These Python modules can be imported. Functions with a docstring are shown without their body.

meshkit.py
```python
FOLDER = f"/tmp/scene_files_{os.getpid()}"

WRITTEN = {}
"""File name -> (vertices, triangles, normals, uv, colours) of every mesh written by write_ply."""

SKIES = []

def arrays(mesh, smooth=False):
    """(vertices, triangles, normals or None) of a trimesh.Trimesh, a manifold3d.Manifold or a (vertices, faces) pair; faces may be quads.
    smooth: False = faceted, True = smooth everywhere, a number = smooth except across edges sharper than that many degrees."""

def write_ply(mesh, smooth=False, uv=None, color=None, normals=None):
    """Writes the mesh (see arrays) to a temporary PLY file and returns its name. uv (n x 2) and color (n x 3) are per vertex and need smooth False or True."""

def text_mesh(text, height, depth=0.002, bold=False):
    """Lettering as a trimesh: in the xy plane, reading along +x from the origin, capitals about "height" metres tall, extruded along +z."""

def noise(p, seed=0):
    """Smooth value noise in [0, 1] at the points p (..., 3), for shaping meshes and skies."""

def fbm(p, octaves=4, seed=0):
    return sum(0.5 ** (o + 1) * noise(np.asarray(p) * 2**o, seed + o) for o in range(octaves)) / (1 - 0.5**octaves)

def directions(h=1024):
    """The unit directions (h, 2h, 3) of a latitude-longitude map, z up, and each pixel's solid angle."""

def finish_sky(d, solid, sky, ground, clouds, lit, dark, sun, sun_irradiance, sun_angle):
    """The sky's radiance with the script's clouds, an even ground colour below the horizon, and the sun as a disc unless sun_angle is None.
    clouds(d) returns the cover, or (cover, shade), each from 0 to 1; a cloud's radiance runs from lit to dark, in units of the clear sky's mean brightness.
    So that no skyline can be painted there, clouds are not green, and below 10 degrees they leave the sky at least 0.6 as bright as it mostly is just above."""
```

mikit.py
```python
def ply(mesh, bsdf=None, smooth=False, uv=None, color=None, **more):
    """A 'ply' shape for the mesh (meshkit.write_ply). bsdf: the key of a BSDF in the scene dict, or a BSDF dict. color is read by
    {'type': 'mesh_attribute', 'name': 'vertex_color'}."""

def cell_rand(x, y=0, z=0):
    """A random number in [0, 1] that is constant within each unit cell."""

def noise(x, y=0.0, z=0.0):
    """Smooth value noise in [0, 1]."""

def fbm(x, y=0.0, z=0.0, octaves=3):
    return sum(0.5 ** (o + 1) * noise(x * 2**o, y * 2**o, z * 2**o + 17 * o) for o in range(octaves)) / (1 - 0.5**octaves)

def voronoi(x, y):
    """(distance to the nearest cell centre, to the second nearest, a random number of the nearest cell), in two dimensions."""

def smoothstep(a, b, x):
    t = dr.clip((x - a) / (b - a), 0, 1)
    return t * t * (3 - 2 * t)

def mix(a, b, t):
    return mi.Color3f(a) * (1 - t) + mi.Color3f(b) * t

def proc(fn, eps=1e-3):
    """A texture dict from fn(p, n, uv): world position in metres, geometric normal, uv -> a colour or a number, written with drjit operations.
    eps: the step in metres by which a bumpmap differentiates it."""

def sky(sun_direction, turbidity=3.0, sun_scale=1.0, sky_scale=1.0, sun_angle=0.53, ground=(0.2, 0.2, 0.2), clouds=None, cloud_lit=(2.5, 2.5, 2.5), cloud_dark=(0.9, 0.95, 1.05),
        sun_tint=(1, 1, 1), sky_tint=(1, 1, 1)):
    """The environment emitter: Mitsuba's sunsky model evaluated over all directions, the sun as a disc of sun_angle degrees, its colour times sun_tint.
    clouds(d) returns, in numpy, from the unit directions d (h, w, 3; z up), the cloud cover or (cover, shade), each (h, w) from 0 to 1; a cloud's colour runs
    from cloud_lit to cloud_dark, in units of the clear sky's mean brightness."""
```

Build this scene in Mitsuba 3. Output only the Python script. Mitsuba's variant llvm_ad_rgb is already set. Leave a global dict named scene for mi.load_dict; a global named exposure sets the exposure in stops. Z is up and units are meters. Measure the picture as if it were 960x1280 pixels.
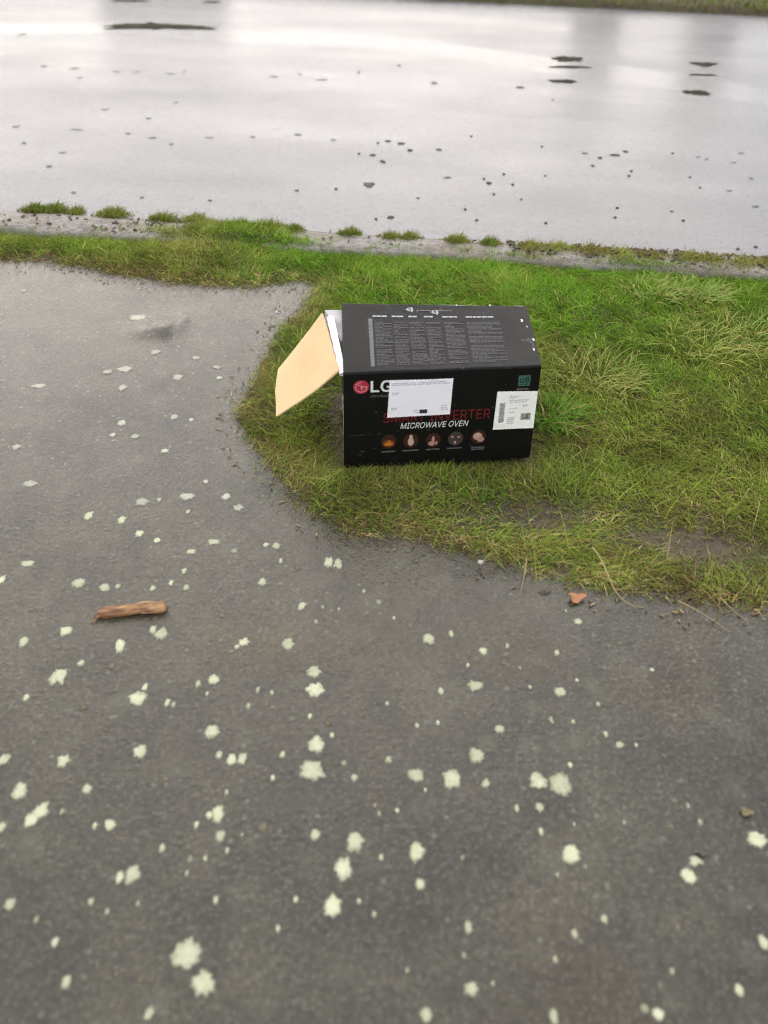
import math, random
import numpy as np, trimesh, shapely
import drjit as dr
import mitsuba as mi
import mikit, meshkit
from mikit import proc, noise, fbm, voronoi, smoothstep, mix
from shapely.geometry import Polygon, LineString, Point
from shapely import affinity

scene, labels = {}, {}
T = mi.ScalarTransform4f
rng = np.random.default_rng(7)

# ------------------------------------------------------------------ camera, sky, exposure
CAM = np.array([0.0, 0.0, 1.5])
FWD = np.array([0.0, 0.76623, -0.64257])
UPV = np.array([-0.01654, 0.64248, 0.76612])
scene['camera'] = {'type': 'thinlens', 'fov': 49.98, 'fov_axis': 'x', 'near_clip': 0.05, 'far_clip': 900.0,
                   'aperture_radius': 0.008, 'focus_distance': 2.8,
                   'to_world': T().look_at(origin=CAM.tolist(), target=(CAM + FWD).tolist(), up=UPV.tolist())}


def overcast(d):
    """A closed cloud deck, thinnest and brightest low in the north where the sun stands behind it."""
    n = meshkit.fbm(np.stack([d[..., 0] * 3, d[..., 1] * 3, d[..., 2] * 5], -1), 4, 3)
    glow = np.clip(d @ (np.array([-0.12, 0.93, 0.52]) / np.linalg.norm([-0.12, 0.93, 0.52])), 0, 1) ** 3
    low = 0.62 * np.clip(1 - d[..., 2] / 0.42, 0, 1)
    return np.ones(d.shape[:2]), np.clip(0.72 - 0.72 * glow + low + 0.22 * (n - 0.5), 0, 1)


scene['sky'] = mikit.sky((-0.12, 0.93, 0.52), turbidity=3, sun_scale=0.10, sun_angle=60, clouds=overcast, sun_tint=(0.9, 0.97, 1.12),
                         cloud_lit=(3.15, 3.17, 3.38), cloud_dark=(2.0, 2.0, 2.0))
exposure = 3.1

# ------------------------------------------------------------------ data: places on the ground, in metres
LICHEN=[[-1.191,2.4307,0.0265,0.0168,1.0],[-0.9833,2.5311,0.0195,0.0178,1.0],[-0.9266,2.5523,0.0262,0.0231,1.0],[-0.9046,2.4266,0.0158,0.0216,1.0],[-0.9734,2.9432,0.0324,0.0281,1.0],[-0.8471,2.6784,0.0203,0.0192,1.0],[-0.7283,2.5038,0.0207,0.02,1.0],[-0.6075,2.5767,0.0185,0.0156,1.0],[-0.584,2.503,0.0129,0.0125,1.0],[-0.6905,2.6396,0.0168,0.0161,1.0],[-0.6884,2.255,0.0133,0.0174,1.0],[-0.6316,2.2379,0.0096,0.0108,1.0],[-0.8502,2.2128,0.0155,0.0192,1.0],[-0.8607,2.1447,0.0105,0.0123,1.0],[-0.8522,2.112,0.0069,0.01,1.0],[-0.7895,2.1379,0.014,0.0143,1.0],[-0.68,2.0634,0.0137,0.0136,1.0],[-1.14,2.0716,0.0137,0.0157,1.0],[-1.0373,1.8895,0.0227,0.0158,1.0],[-0.692,1.8153,0.0201,0.0184,1.0],[-0.6451,1.8256,0.0085,0.0101,1.0],[-0.568,1.8422,0.0245,0.017,1.0],[-0.5262,1.9128,0.0087,0.0107,1.0],[-0.4566,1.8452,0.0128,0.0136,1.0],[-0.4147,1.7957,0.0158,0.0148,1.0],[-0.4373,3.014,0.0103,0.0161,1.0],[-0.5274,2.337,0.0074,0.0091,1.0],[-1.4947,3.163,0.0151,0.0138,1.0],[-0.9741,1.4929,0.0094,0.0147,0.0],[-0.9282,1.5532,0.0174,0.014,0.0],[-0.7746,1.486,0.0179,0.0186,0.0],[-0.7051,1.4704,0.0159,0.0145,0.0],[-0.6732,1.4768,0.0066,0.0092,0.0],[-0.6672,1.678,0.0131,0.0137,0.0],[-0.6133,1.6516,0.011,0.0105,0.0],[-0.7288,1.7352,0.0113,0.0158,0.0],[-0.8254,1.75,0.0124,0.0192,0.0],[-0.4584,1.6506,0.016,0.0135,0.0],[-0.5122,1.6095,0.0148,0.0116,0.0],[-0.399,1.6154,0.0099,0.0102,0.0],[-0.517,1.536,0.0077,0.0124,0.0],[-0.4999,1.4752,0.0085,0.0132,0.0],[-0.541,1.4914,0.0066,0.0107,0.0],[-0.5833,1.4704,0.0072,0.0121,0.0],[-0.31,1.5012,0.0114,0.0148,0.0],[-0.2893,1.6387,0.012,0.0148,0.0],[-0.3168,1.6428,0.01,0.0089,0.0],[-0.5526,1.7744,0.0065,0.011,0.0],[-0.1434,1.5781,0.0122,0.0206,0.0],[-0.1177,1.5726,0.0125,0.0212,0.0],[-0.2002,1.4193,0.0092,0.0152,0.0],[-0.1483,1.4164,0.0049,0.0083,0.0],[-0.1615,1.3667,0.0056,0.0095,0.0],[-0.1082,1.4105,0.0037,0.0063,0.0],[-0.0093,1.4373,0.0075,0.0103,0.0],[-0.0475,1.4743,0.0051,0.0086,0.0],[-0.2227,1.2952,0.0176,0.0184,0.0],[-0.3276,1.2979,0.0123,0.0138,0.0],[-0.3424,1.2827,0.0061,0.008,0.0],[-0.5301,1.3198,0.016,0.02,0.0],[-0.5521,1.3321,0.0089,0.0142,0.0],[-0.7586,1.3237,0.0151,0.0153,0.0],[-0.847,1.2879,0.0131,0.016,0.0],[-0.6178,1.2805,0.0131,0.0194,0.0],[-0.731,1.189,0.0219,0.0254,0.0],[-0.6938,1.227,0.0077,0.0098,0.0],[-0.5389,1.1283,0.0181,0.0201,0.0],[-0.531,1.1593,0.0075,0.0114,0.0],[-0.4717,1.121,0.0066,0.0112,0.0],[-0.4571,1.1148,0.0059,0.0099,0.0],[-0.4139,1.1729,0.006,0.0102,0.0],[-0.3798,1.1849,0.0126,0.0148,0.0],[-0.3884,1.1456,0.0042,0.0071,0.0],[-0.2765,1.1589,0.0052,0.0089,0.0],[-0.2912,1.1149,0.0051,0.0086,0.0],[-0.1545,1.2103,0.0171,0.0183,0.0],[-0.149,1.1615,0.0184,0.0207,0.0],[-0.1541,1.089,0.0057,0.0088,0.0],[-0.3606,1.0458,0.0167,0.0169,0.0],[-0.1358,1.0182,0.0173,0.0211,0.0],[-0.1032,1.0408,0.0051,0.0087,0.0],[-0.7868,1.1265,0.0074,0.01,0.0],[-0.5025,0.9936,0.0132,0.0179,0.0],[-0.6559,0.9696,0.013,0.0149,0.0],[-0.7784,0.9692,0.0115,0.0158,0.0],[-0.3359,0.9891,0.0077,0.0107,0.0],[-0.3075,0.9781,0.01,0.0141,0.0],[-0.2862,0.9804,0.0108,0.015,0.0],[-0.2041,0.9916,0.0062,0.0098,0.0],[-0.0743,0.9731,0.0069,0.0079,0.0],[-0.2703,1.5812,0.0059,0.01,0.0],[-0.2442,1.1518,0.0045,0.0076,0.0],[-0.1137,1.0711,0.0097,0.0086,2.0],[-0.6512,1.1023,0.0097,0.0079,2.0],[-0.5879,1.0465,0.0063,0.0075,2.0],[-0.8629,1.3908,0.0073,0.0074,2.0],[-0.6209,1.2203,0.0062,0.0105,2.0],[-0.3933,1.3813,0.0091,0.0086,2.0],[-0.2225,1.555,0.0078,0.0098,2.0],[-0.1393,0.9549,0.026,0.0242,0.0],[-0.0523,0.9408,0.0068,0.0094,0.0],[-0.7222,0.8986,0.0156,0.0197,0.0],[-0.6773,0.8372,0.0144,0.0171,0.0],[-0.6633,0.8561,0.0138,0.0174,0.0],[-0.5888,0.9064,0.0112,0.0116,0.0],[-0.7284,0.8213,0.0079,0.0122,0.0],[-0.5216,0.8292,0.0115,0.0123,0.0],[-0.3164,0.8555,0.012,0.0202,0.0],[-0.3322,0.8518,0.0073,0.0087,0.0],[-0.3539,0.833,0.0053,0.0089,0.0],[-0.3033,0.8091,0.0093,0.0128,0.0],[-0.3065,0.9027,0.0045,0.0074,0.0],[-0.1222,0.8139,0.0107,0.0129,0.0],[-0.0448,0.8047,0.0178,0.0195,0.0],[-0.065,0.7478,0.0153,0.022,0.0],[-0.0804,0.6788,0.0167,0.0205,0.0],[-0.4538,0.7328,0.0124,0.0209,0.0],[-0.4772,0.7256,0.0071,0.012,0.0],[-0.4111,0.7847,0.0058,0.0097,0.0],[-0.3535,0.7621,0.0052,0.0088,0.0],[-0.3255,0.7649,0.0041,0.0068,0.0],[-0.2865,0.7805,0.0047,0.0079,0.0],[-0.3543,0.7352,0.0039,0.0065,0.0],[-0.66,0.6736,0.0093,0.0112,0.0],[-0.6046,0.6478,0.0048,0.008,0.0],[-0.4827,0.6637,0.004,0.0065,0.0],[-0.5588,0.6104,0.0062,0.0104,0.0],[-0.5207,0.5473,0.0071,0.012,0.0],[-0.3267,0.5962,0.0269,0.0255,0.0],[-0.2893,0.549,0.0199,0.0231,0.0],[-0.3707,0.4993,0.0085,0.012,0.0],[-0.1478,0.6906,0.0046,0.0077,0.0],[-0.0339,0.6889,0.0042,0.0071,0.0],[-0.006,0.6666,0.0047,0.0072,0.0],[-0.1748,0.6395,0.004,0.0068,0.0],[-0.2924,0.6882,0.0049,0.0083,0.0],[-0.2631,0.8131,0.0034,0.0057,0.0],[-0.6229,0.8551,0.0045,0.0076,0.0],[-0.5505,0.827,0.0046,0.0078,0.0],[0.0004,0.862,0.0045,0.0077,0.0],[-0.0086,0.8791,0.0031,0.0053,0.0],[-0.218,0.9377,0.005,0.0084,0.0],[0.0055,0.7722,0.0043,0.0072,0.0],[-0.5162,0.681,0.0051,0.0087,0.0],[-0.4313,0.6788,0.0034,0.0058,0.0],[-0.2244,0.8303,0.0108,0.0123,2.0],[-0.396,0.5511,0.0044,0.0074,2.0],[-0.332,0.5118,0.0079,0.0094,2.0],[-0.439,0.5611,0.0035,0.0058,2.0],[-0.083,0.5293,0.0037,0.0056,2.0],[-0.4343,0.9291,0.009,0.0085,2.0],[0.2015,0.9993,0.018,0.0207,0.0],[0.0746,0.9478,0.0168,0.0172,0.0],[0.1498,0.9418,0.0206,0.0231,0.0],[0.2169,0.9321,0.0091,0.011,0.0],[0.2565,1.064,0.0113,0.0124,0.0],[0.3236,0.9386,0.019,0.0239,0.0],[0.3676,0.9321,0.022,0.0254,0.0],[0.3183,0.8807,0.0089,0.0113,0.0],[0.2735,0.8781,0.0052,0.0081,0.0],[0.3146,0.8298,0.0057,0.0096,0.0],[0.0186,0.9843,0.007,0.0098,0.0],[0.0926,0.9154,0.0032,0.0055,0.0],[0.0359,0.8687,0.0044,0.0074,0.0],[0.0715,0.7851,0.0163,0.0207,0.0],[0.0776,0.7222,0.0089,0.0125,0.0],[0.3665,0.7863,0.0191,0.0207,0.0],[0.3887,0.7608,0.0035,0.005,0.0],[0.3337,0.7446,0.0032,0.0055,0.0],[0.5104,1.0307,0.0095,0.0093,0.0],[0.4841,1.0572,0.0059,0.01,0.0],[0.3956,0.9791,0.0054,0.0071,0.0],[0.5443,1.0303,0.004,0.0056,0.0],[0.6169,0.8904,0.004,0.0068,0.0],[0.6313,0.8563,0.0054,0.0091,0.0],[0.4809,0.852,0.0041,0.007,0.0],[0.731,0.8207,0.0188,0.0176,0.0],[0.5997,0.7769,0.0134,0.0117,0.0],[0.5796,0.7449,0.0139,0.0156,0.0],[0.6793,0.6294,0.0092,0.0151,0.0],[0.4055,0.6655,0.0067,0.0092,0.0],[0.3481,0.639,0.0063,0.0107,0.0],[0.1609,0.6463,0.0074,0.0125,0.0],[0.1508,0.5992,0.0037,0.0063,0.0],[0.3077,0.5951,0.0046,0.0077,0.0],[0.5052,0.5801,0.0045,0.0072,0.0],[0.6104,0.5521,0.0088,0.0093,0.0],[0.1589,0.5465,0.0131,0.0127,0.0],[0.1966,0.5551,0.0031,0.0052,0.0],[0.0832,0.5061,0.0104,0.0126,0.0],[0.2928,0.508,0.0079,0.0133,0.0],[0.4436,0.521,0.0086,0.0084,0.0],[0.4647,0.5124,0.0098,0.0111,0.0],[0.3818,0.846,0.0029,0.0047,0.0],[0.159,0.7748,0.0035,0.0059,0.0],[0.3737,1.0859,0.0033,0.0057,0.0],[0.42,1.0868,0.0057,0.0068,0.0],[0.1249,1.0779,0.0043,0.0073,0.0],[0.0524,0.5731,0.0031,0.0053,0.0],[0.5716,0.8443,0.0051,0.0078,2.0],[0.7053,0.9993,0.0071,0.0072,2.0],[0.4231,0.7184,0.0048,0.0055,2.0],[0.4415,1.0264,0.0056,0.0065,2.0],[0.5344,0.6523,0.0046,0.0064,2.0],[0.6022,0.6534,0.004,0.0045,2.0],[0.211,0.5308,0.0062,0.0068,2.0],[0.5277,0.9197,0.0053,0.0059,2.0],[0.5976,1.0049,0.0055,0.0054,2.0],[0.1123,1.3174,0.0152,0.0164,0.0],[0.1669,1.3351,0.0066,0.0112,0.0],[0.4804,1.3809,0.0092,0.0135,0.0],[0.2398,1.2829,0.0106,0.0114,0.0],[0.201,1.24,0.0044,0.0075,0.0],[0.2132,1.179,0.0177,0.0157,0.0],[0.1355,1.164,0.0062,0.0105,0.0],[0.4036,1.1672,0.0126,0.0145,0.0],[0.4135,1.2818,0.0071,0.0091,0.0],[0.2983,1.3002,0.0054,0.0091,0.0],[0.3374,1.1793,0.0038,0.0065,0.0],[0.3211,1.2342,0.0037,0.0062,0.0],[0.4473,1.202,0.0043,0.0053,0.0],[0.6272,1.2348,0.0061,0.0055,0.0],[0.4834,1.1359,0.005,0.0071,0.0],[0.3727,1.0911,0.005,0.0085,0.0],[0.0289,1.3841,0.0046,0.0074,0.0],[0.0141,1.1264,0.0042,0.0071,0.0],[0.4566,1.4164,0.0037,0.0063,0.0],[0.0795,1.0698,0.0043,0.0072,0.0],[0.0688,1.3587,0.0072,0.0121,2.0],[0.0409,1.1654,0.0067,0.0073,2.0],[0.2851,1.2453,0.0061,0.0066,2.0],[0.5692,1.3123,0.0063,0.0058,2.0],[0.6393,1.1721,0.0059,0.0052,2.0]]
SPECKS=[[-3.3051,8.3519,0.0486,0.0702,1.0],[-2.7183,7.139,0.0366,0.0268,0.0],[-2.4629,7.0894,0.0456,0.0529,1.0],[-2.3311,6.7987,0.0294,0.047,1.0],[-2.1155,7.0073,0.0392,0.0389,0.0],[-1.9583,7.0185,0.0394,0.063,1.0],[-1.693,6.9715,0.0513,0.0386,1.0],[-1.6,7.0439,0.0274,0.0439,1.0],[-1.9052,5.9402,0.0316,0.0394,1.0],[-2.3551,5.5079,0.0345,0.0348,1.0],[-1.966,5.4688,0.0443,0.0344,0.0],[-1.624,5.402,0.022,0.0337,0.0],[-1.4517,5.319,0.0338,0.0329,1.0],[-1.3135,5.1961,0.0237,0.0317,1.0],[-1.1066,5.3468,0.0365,0.0414,1.0],[-0.8479,5.3782,0.0245,0.0392,1.0],[-0.5742,5.4362,0.0297,0.0426,0.0],[-0.3519,5.3392,0.022,0.0352,1.0],[-1.9083,5.0004,0.0275,0.0298,0.0],[-2.1887,5.1718,0.0235,0.0236,0.0],[-1.9033,4.7466,0.0198,0.0205,0.0],[-1.6446,4.3381,0.0205,0.0297,1.0],[-0.1003,5.0442,0.0234,0.034,1.0],[-0.1829,5.0625,0.0094,0.015,1.0],[-0.045,4.9358,0.0161,0.0258,1.0],[-0.111,4.5303,0.0387,0.0619,1.0],[-0.0632,4.0318,0.0079,0.0126,1.0],[-0.4888,4.4242,0.0189,0.0184,1.0],[-0.2832,4.4527,0.0106,0.0169,1.0],[-0.7019,7.0152,0.0214,0.0343,1.0],[-0.5221,6.8609,0.0752,0.0376,0.0],[-0.2528,7.113,0.0186,0.0298,1.0],[-0.8931,6.937,0.0454,0.0319,0.0],[-1.5772,5.7368,0.0257,0.0232,0.0],[-1.4776,6.1415,0.019,0.026,0.0],[-0.0736,5.2808,0.0122,0.0194,1.0],[-1.2739,4.2842,0.0163,0.0233,0.0],[-0.9182,4.2541,0.0163,0.0173,0.0],[0.3217,6.8066,0.0301,0.0481,1.0],[0.9621,6.7161,0.0448,0.0423,1.0],[1.1492,6.373,0.0115,0.0183,1.0],[0.0626,7.3691,0.0161,0.0257,1.0],[-0.0131,5.325,0.0245,0.0247,1.0],[0.0675,5.2804,0.0316,0.0325,1.0],[0.1192,5.1481,0.0215,0.0312,1.0],[0.2918,5.173,0.024,0.0314,1.0],[0.3181,4.6754,0.0288,0.0268,0.0],[-0.0332,4.9146,0.0138,0.022,1.0],[0.54,4.5879,0.0197,0.0314,1.0],[0.6684,4.5684,0.0109,0.0174,1.0],[0.6379,4.7386,0.009,0.0143,1.0],[0.5192,4.6522,0.0088,0.0141,1.0],[0.5522,4.4129,0.0085,0.0136,1.0],[0.5054,5.4547,0.0075,0.012,1.0],[0.0095,4.0564,0.0237,0.0322,1.0],[0.1499,4.3397,0.0104,0.0167,0.0],[0.3854,4.1832,0.0081,0.013,1.0],[0.4332,4.038,0.0079,0.0127,1.0],[0.7709,4.016,0.0079,0.0126,1.0],[0.8664,4.7297,0.009,0.0144,0.0],[0.9212,5.2628,0.0098,0.0156,1.0],[1.1609,5.1499,0.0265,0.0195,0.0],[1.2348,5.0624,0.019,0.0304,1.0],[1.3361,5.1208,0.036,0.0271,1.0],[1.4136,5.1945,0.0194,0.0311,1.0],[1.1649,4.912,0.0162,0.026,1.0],[1.3697,4.8307,0.0092,0.0147,1.0],[1.3378,4.7466,0.009,0.0145,1.0],[1.1667,4.2416,0.0093,0.0149,1.0],[1.1288,4.1067,0.0081,0.0129,1.0],[1.4606,4.0785,0.009,0.0145,1.0],[1.8282,5.1241,0.0217,0.0347,1.0],[1.8633,5.073,0.0143,0.0228,1.0],[1.6906,5.1705,0.0097,0.0155,1.0],[2.0095,5.0212,0.0214,0.0225,1.0],[2.1093,5.2007,0.0244,0.0198,1.0],[1.6764,4.7433,0.0091,0.0145,0.0],[1.8309,4.536,0.0175,0.028,1.0],[1.8934,4.2981,0.0231,0.0176,1.0],[1.4385,4.2089,0.0123,0.017,0.0],[1.6841,4.5732,0.011,0.0161,0.0],[2.017,4.7401,0.0136,0.0205,1.0],[1.7144,3.7581,0.0095,0.0151,1.0],[1.6218,3.7308,0.0094,0.0142,1.0],[0.688,4.3472,0.0084,0.0134,0.0]]
PATCHES=[[-2.2079,8.8027,0.459,0.2116],[-2.7906,10.178,0.1869,0.087],[-1.9202,10.1878,0.0838,0.0747],[1.4712,7.7068,0.1283,0.1374],[1.4401,7.4127,0.1501,0.0428],[1.3151,6.9242,0.1015,0.07],[2.5731,7.5956,0.1009,0.1043],[2.4628,7.211,0.1125,0.0273],[2.2511,6.6478,0.0899,0.1009]]
LAWN_EDGE=[[0.945,1.377],[0.841,1.388],[0.756,1.402],[0.682,1.422],[0.606,1.439],[0.528,1.451],[0.45,1.469],[0.353,1.506],[0.293,1.531],[0.171,1.58],[0.087,1.612],[0.002,1.635],[-0.085,1.639],[-0.128,1.651],[-0.185,1.688],[-0.244,1.73],[-0.324,1.845],[-0.408,1.957],[-0.475,2.078],[-0.53,2.218],[-0.537,2.362],[-0.519,2.519],[-0.492,2.738],[-0.445,2.959],[-0.38,3.13],[-0.363,3.236],[-0.48,3.201],[-0.609,3.181],[-0.725,3.185],[-0.845,3.203],[-0.985,3.236],[-1.127,3.269],[-1.276,3.319],[-1.468,3.385],[-1.675,3.385]]
TUFTS=[[-1.748,4.069,0.066],[-1.654,4.084,0.059],[-1.543,4.046,0.039],[-1.354,4.033,0.074],[-1.093,3.97,0.069],[-0.937,3.966,0.066],[-0.711,3.884,0.065],[-0.576,3.88,0.084],[-0.447,3.845,0.045],[-0.184,3.817,0.049],[0.009,3.767,0.045],[0.099,3.771,0.049],[0.314,3.742,0.056],[0.469,3.73,0.045],[0.644,3.699,0.056],[0.769,3.677,0.066],[0.912,3.655,0.074],[1.041,3.625,0.062],[1.169,3.612,0.055],[1.336,3.601,0.066],[1.438,3.578,0.055],[1.573,3.549,0.062],[1.665,3.527,0.054]]


# ------------------------------------------------------------------ helpers


def obj(key, mesh, bsdf, smooth=False, label=None, cat=None, group=None, kind=None, **kw):
    base, n = key, 0
    while key in scene or (n == 0 and key in labels):
        n += 1
        key = f'{base}_{n:03d}'
    scene[key] = mikit.ply(mesh, bsdf, smooth, **kw)
    tag(key, label, cat, group, kind)
    return key


def tag(key, label=None, cat=None, group=None, kind=None):
    e = {k: v for k, v in (('label', label), ('category', cat), ('group', group), ('kind', kind)) if v}
    if e:
        labels[key] = e


def cat(ms):
    return trimesh.util.concatenate(ms)


def nz(x, y, s, seed=0, o=3):
    """fbm in [0, 1] at the points (x, y), s cycles to the metre."""
    x = np.asarray(x, float)
    return meshkit.fbm(np.stack([x * s, np.asarray(y, float) * s, np.zeros_like(x) + 3.7], -1), o, seed)


def sstep(a, b, x):
    t = np.clip((x - a) / (b - a), 0, 1)
    return t * t * (3 - 2 * t)


def grid(xs, ys, fn):
    X, Y = np.meshgrid(xs, ys)
    Z = fn(X.ravel(), Y.ravel())
    v = np.stack([X.ravel(), Y.ravel(), Z], 1)
    nx, ny = len(xs), len(ys)
    i = (np.arange(ny - 1)[:, None] * nx + np.arange(nx - 1)).ravel()
    return trimesh.Trimesh(v, np.vstack([np.stack([i, i + 1, i + nx + 1], 1), np.stack([i, i + nx + 1, i + nx], 1)]), process=False)


def tube(pts, r, sides=6):
    p = np.asarray(pts, float)
    r = np.broadcast_to(np.asarray(r, float), (len(p),))
    t = np.gradient(p, axis=0)
    t /= np.linalg.norm(t, axis=1, keepdims=True)
    a = np.cross(t, [0.13, 0.21, 1.0])
    a /= np.linalg.norm(a, axis=1, keepdims=True)
    b = np.cross(t, a)
    k = np.arange(sides) * 2 * np.pi / sides
    v = p[:, None] + r[:, None, None] * (np.cos(k)[None, :, None] * a[:, None] + np.sin(k)[None, :, None] * b[:, None])
    f = []
    for i in range(len(p) - 1):
        for j in range(sides):
            q = [i * sides + j, i * sides + (j + 1) % sides, (i + 1) * sides + (j + 1) % sides, (i + 1) * sides + j]
            f += [[q[0], q[1], q[2]], [q[0], q[2], q[3]]]
    n = len(p) * sides
    v = np.vstack([v.reshape(-1, 3), p[:1], p[-1:]])
    for j in range(sides):
        f += [[n, (j + 1) % sides, j], [n + 1, n - sides + j, n - sides + (j + 1) % sides]]
    return trimesh.Trimesh(v, f, process=False)


# ------------------------------------------------------------------ materials
def two(d):
    return {'type': 'twosided', 'bsdf': d}


def rgb(*c):
    return {'type': 'rgb', 'value': list(c)}


def princ(color, rough=0.6, spec=0.4, **kw):
    return two({'type': 'principled', 'base_color': color if isinstance(color, dict) else rgb(*color),
                'roughness': rough if isinstance(rough, dict) else float(rough), 'specular': float(spec), **kw})


def path_color(p, n, uv):
    big = fbm(p.x * 1.3 + 5, p.y * 1.3, 0, 3)
    mid = fbm(p.x * 9, p.y * 9, 2, 3)
    fine = fbm(p.x * 140, p.y * 140, 1, 2)
    d1, d2, r = voronoi(p.x * 120 + 0.4 * p.y, p.y * 120 + 3)
    stone = smoothstep(0.52, 0.2, d1)
    c = mix((0.033, 0.030, 0.0215), (0.065, 0.0585, 0.0415), big)
    c = c * (0.62 + 0.76 * mid) * (0.62 + 0.76 * fine)
    c = c * (1 - 0.28 * stone * smoothstep(0.35, 0.0, r)) + mi.Color3f(0.040, 0.036, 0.029) * (stone * smoothstep(0.55, 1.0, r))
    warm = smoothstep(0.55, 0.78, fbm(p.x * 3.1 + 11, p.y * 3.1, 4, 3))
    c = c * mix((1, 1, 1), (1.16, 1.04, 0.88), warm * smoothstep(2.4, 1.2, p.y))
    # minute grey-green lichen flecks, too small to pick apart
    e1, e2, er = voronoi(p.x * 31 + 3, p.y * 31)
    fleck = smoothstep(0.20, 0.09, e1) * smoothstep(0.86, 0.96, er)
    g1, g2, gr = voronoi(p.x * 12 + 9, p.y * 12)
    bloom = smoothstep(0.45, 0.1, g1) * smoothstep(0.55, 0.9, gr) * fbm(p.x * 60, p.y * 60, 7, 2)
    c = mix(c, (0.15, 0.15, 0.11), 0.55 * fleck)
    pale = smoothstep(-0.1, -1.0, p.x + 0.25 * (big - 0.5)) * smoothstep(1.5, 2.5, p.y + 0.3 * (mid - 0.5))   # wet sky sheen at the far left, painted into the tarmac colour
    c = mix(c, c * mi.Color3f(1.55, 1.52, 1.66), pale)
    return mix(c, (0.11, 0.11, 0.08), 0.4 * bloom)


def path_rough(p, n, uv):
    wet = fbm(p.x * 1.1 + 2, p.y * 1.1 + 6, 3, 3)
    return dr.clip(0.27 + 0.25 * (wet - 0.5) + 0.22 * (fbm(p.x * 70, p.y * 70, 0, 2) - 0.5), 0.24, 0.8)


def path_bump(p, n, uv):
    d1, d2, r = voronoi(p.x * 120 + 0.4 * p.y, p.y * 120 + 3)
    e1, e2, q = voronoi(p.x * 57 + 9, p.y * 57)
    return 0.5 * smoothstep(0.55, 0.15, d1) * r + 0.6 * smoothstep(0.5, 0.1, e1) * smoothstep(0.55, 0.9, q)


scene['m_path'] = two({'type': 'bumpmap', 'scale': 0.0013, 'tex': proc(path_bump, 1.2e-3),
                       'bsdf': {'type': 'principled', 'base_color': proc(path_color), 'roughness': proc(path_rough), 'specular': 0.42}})


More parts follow.
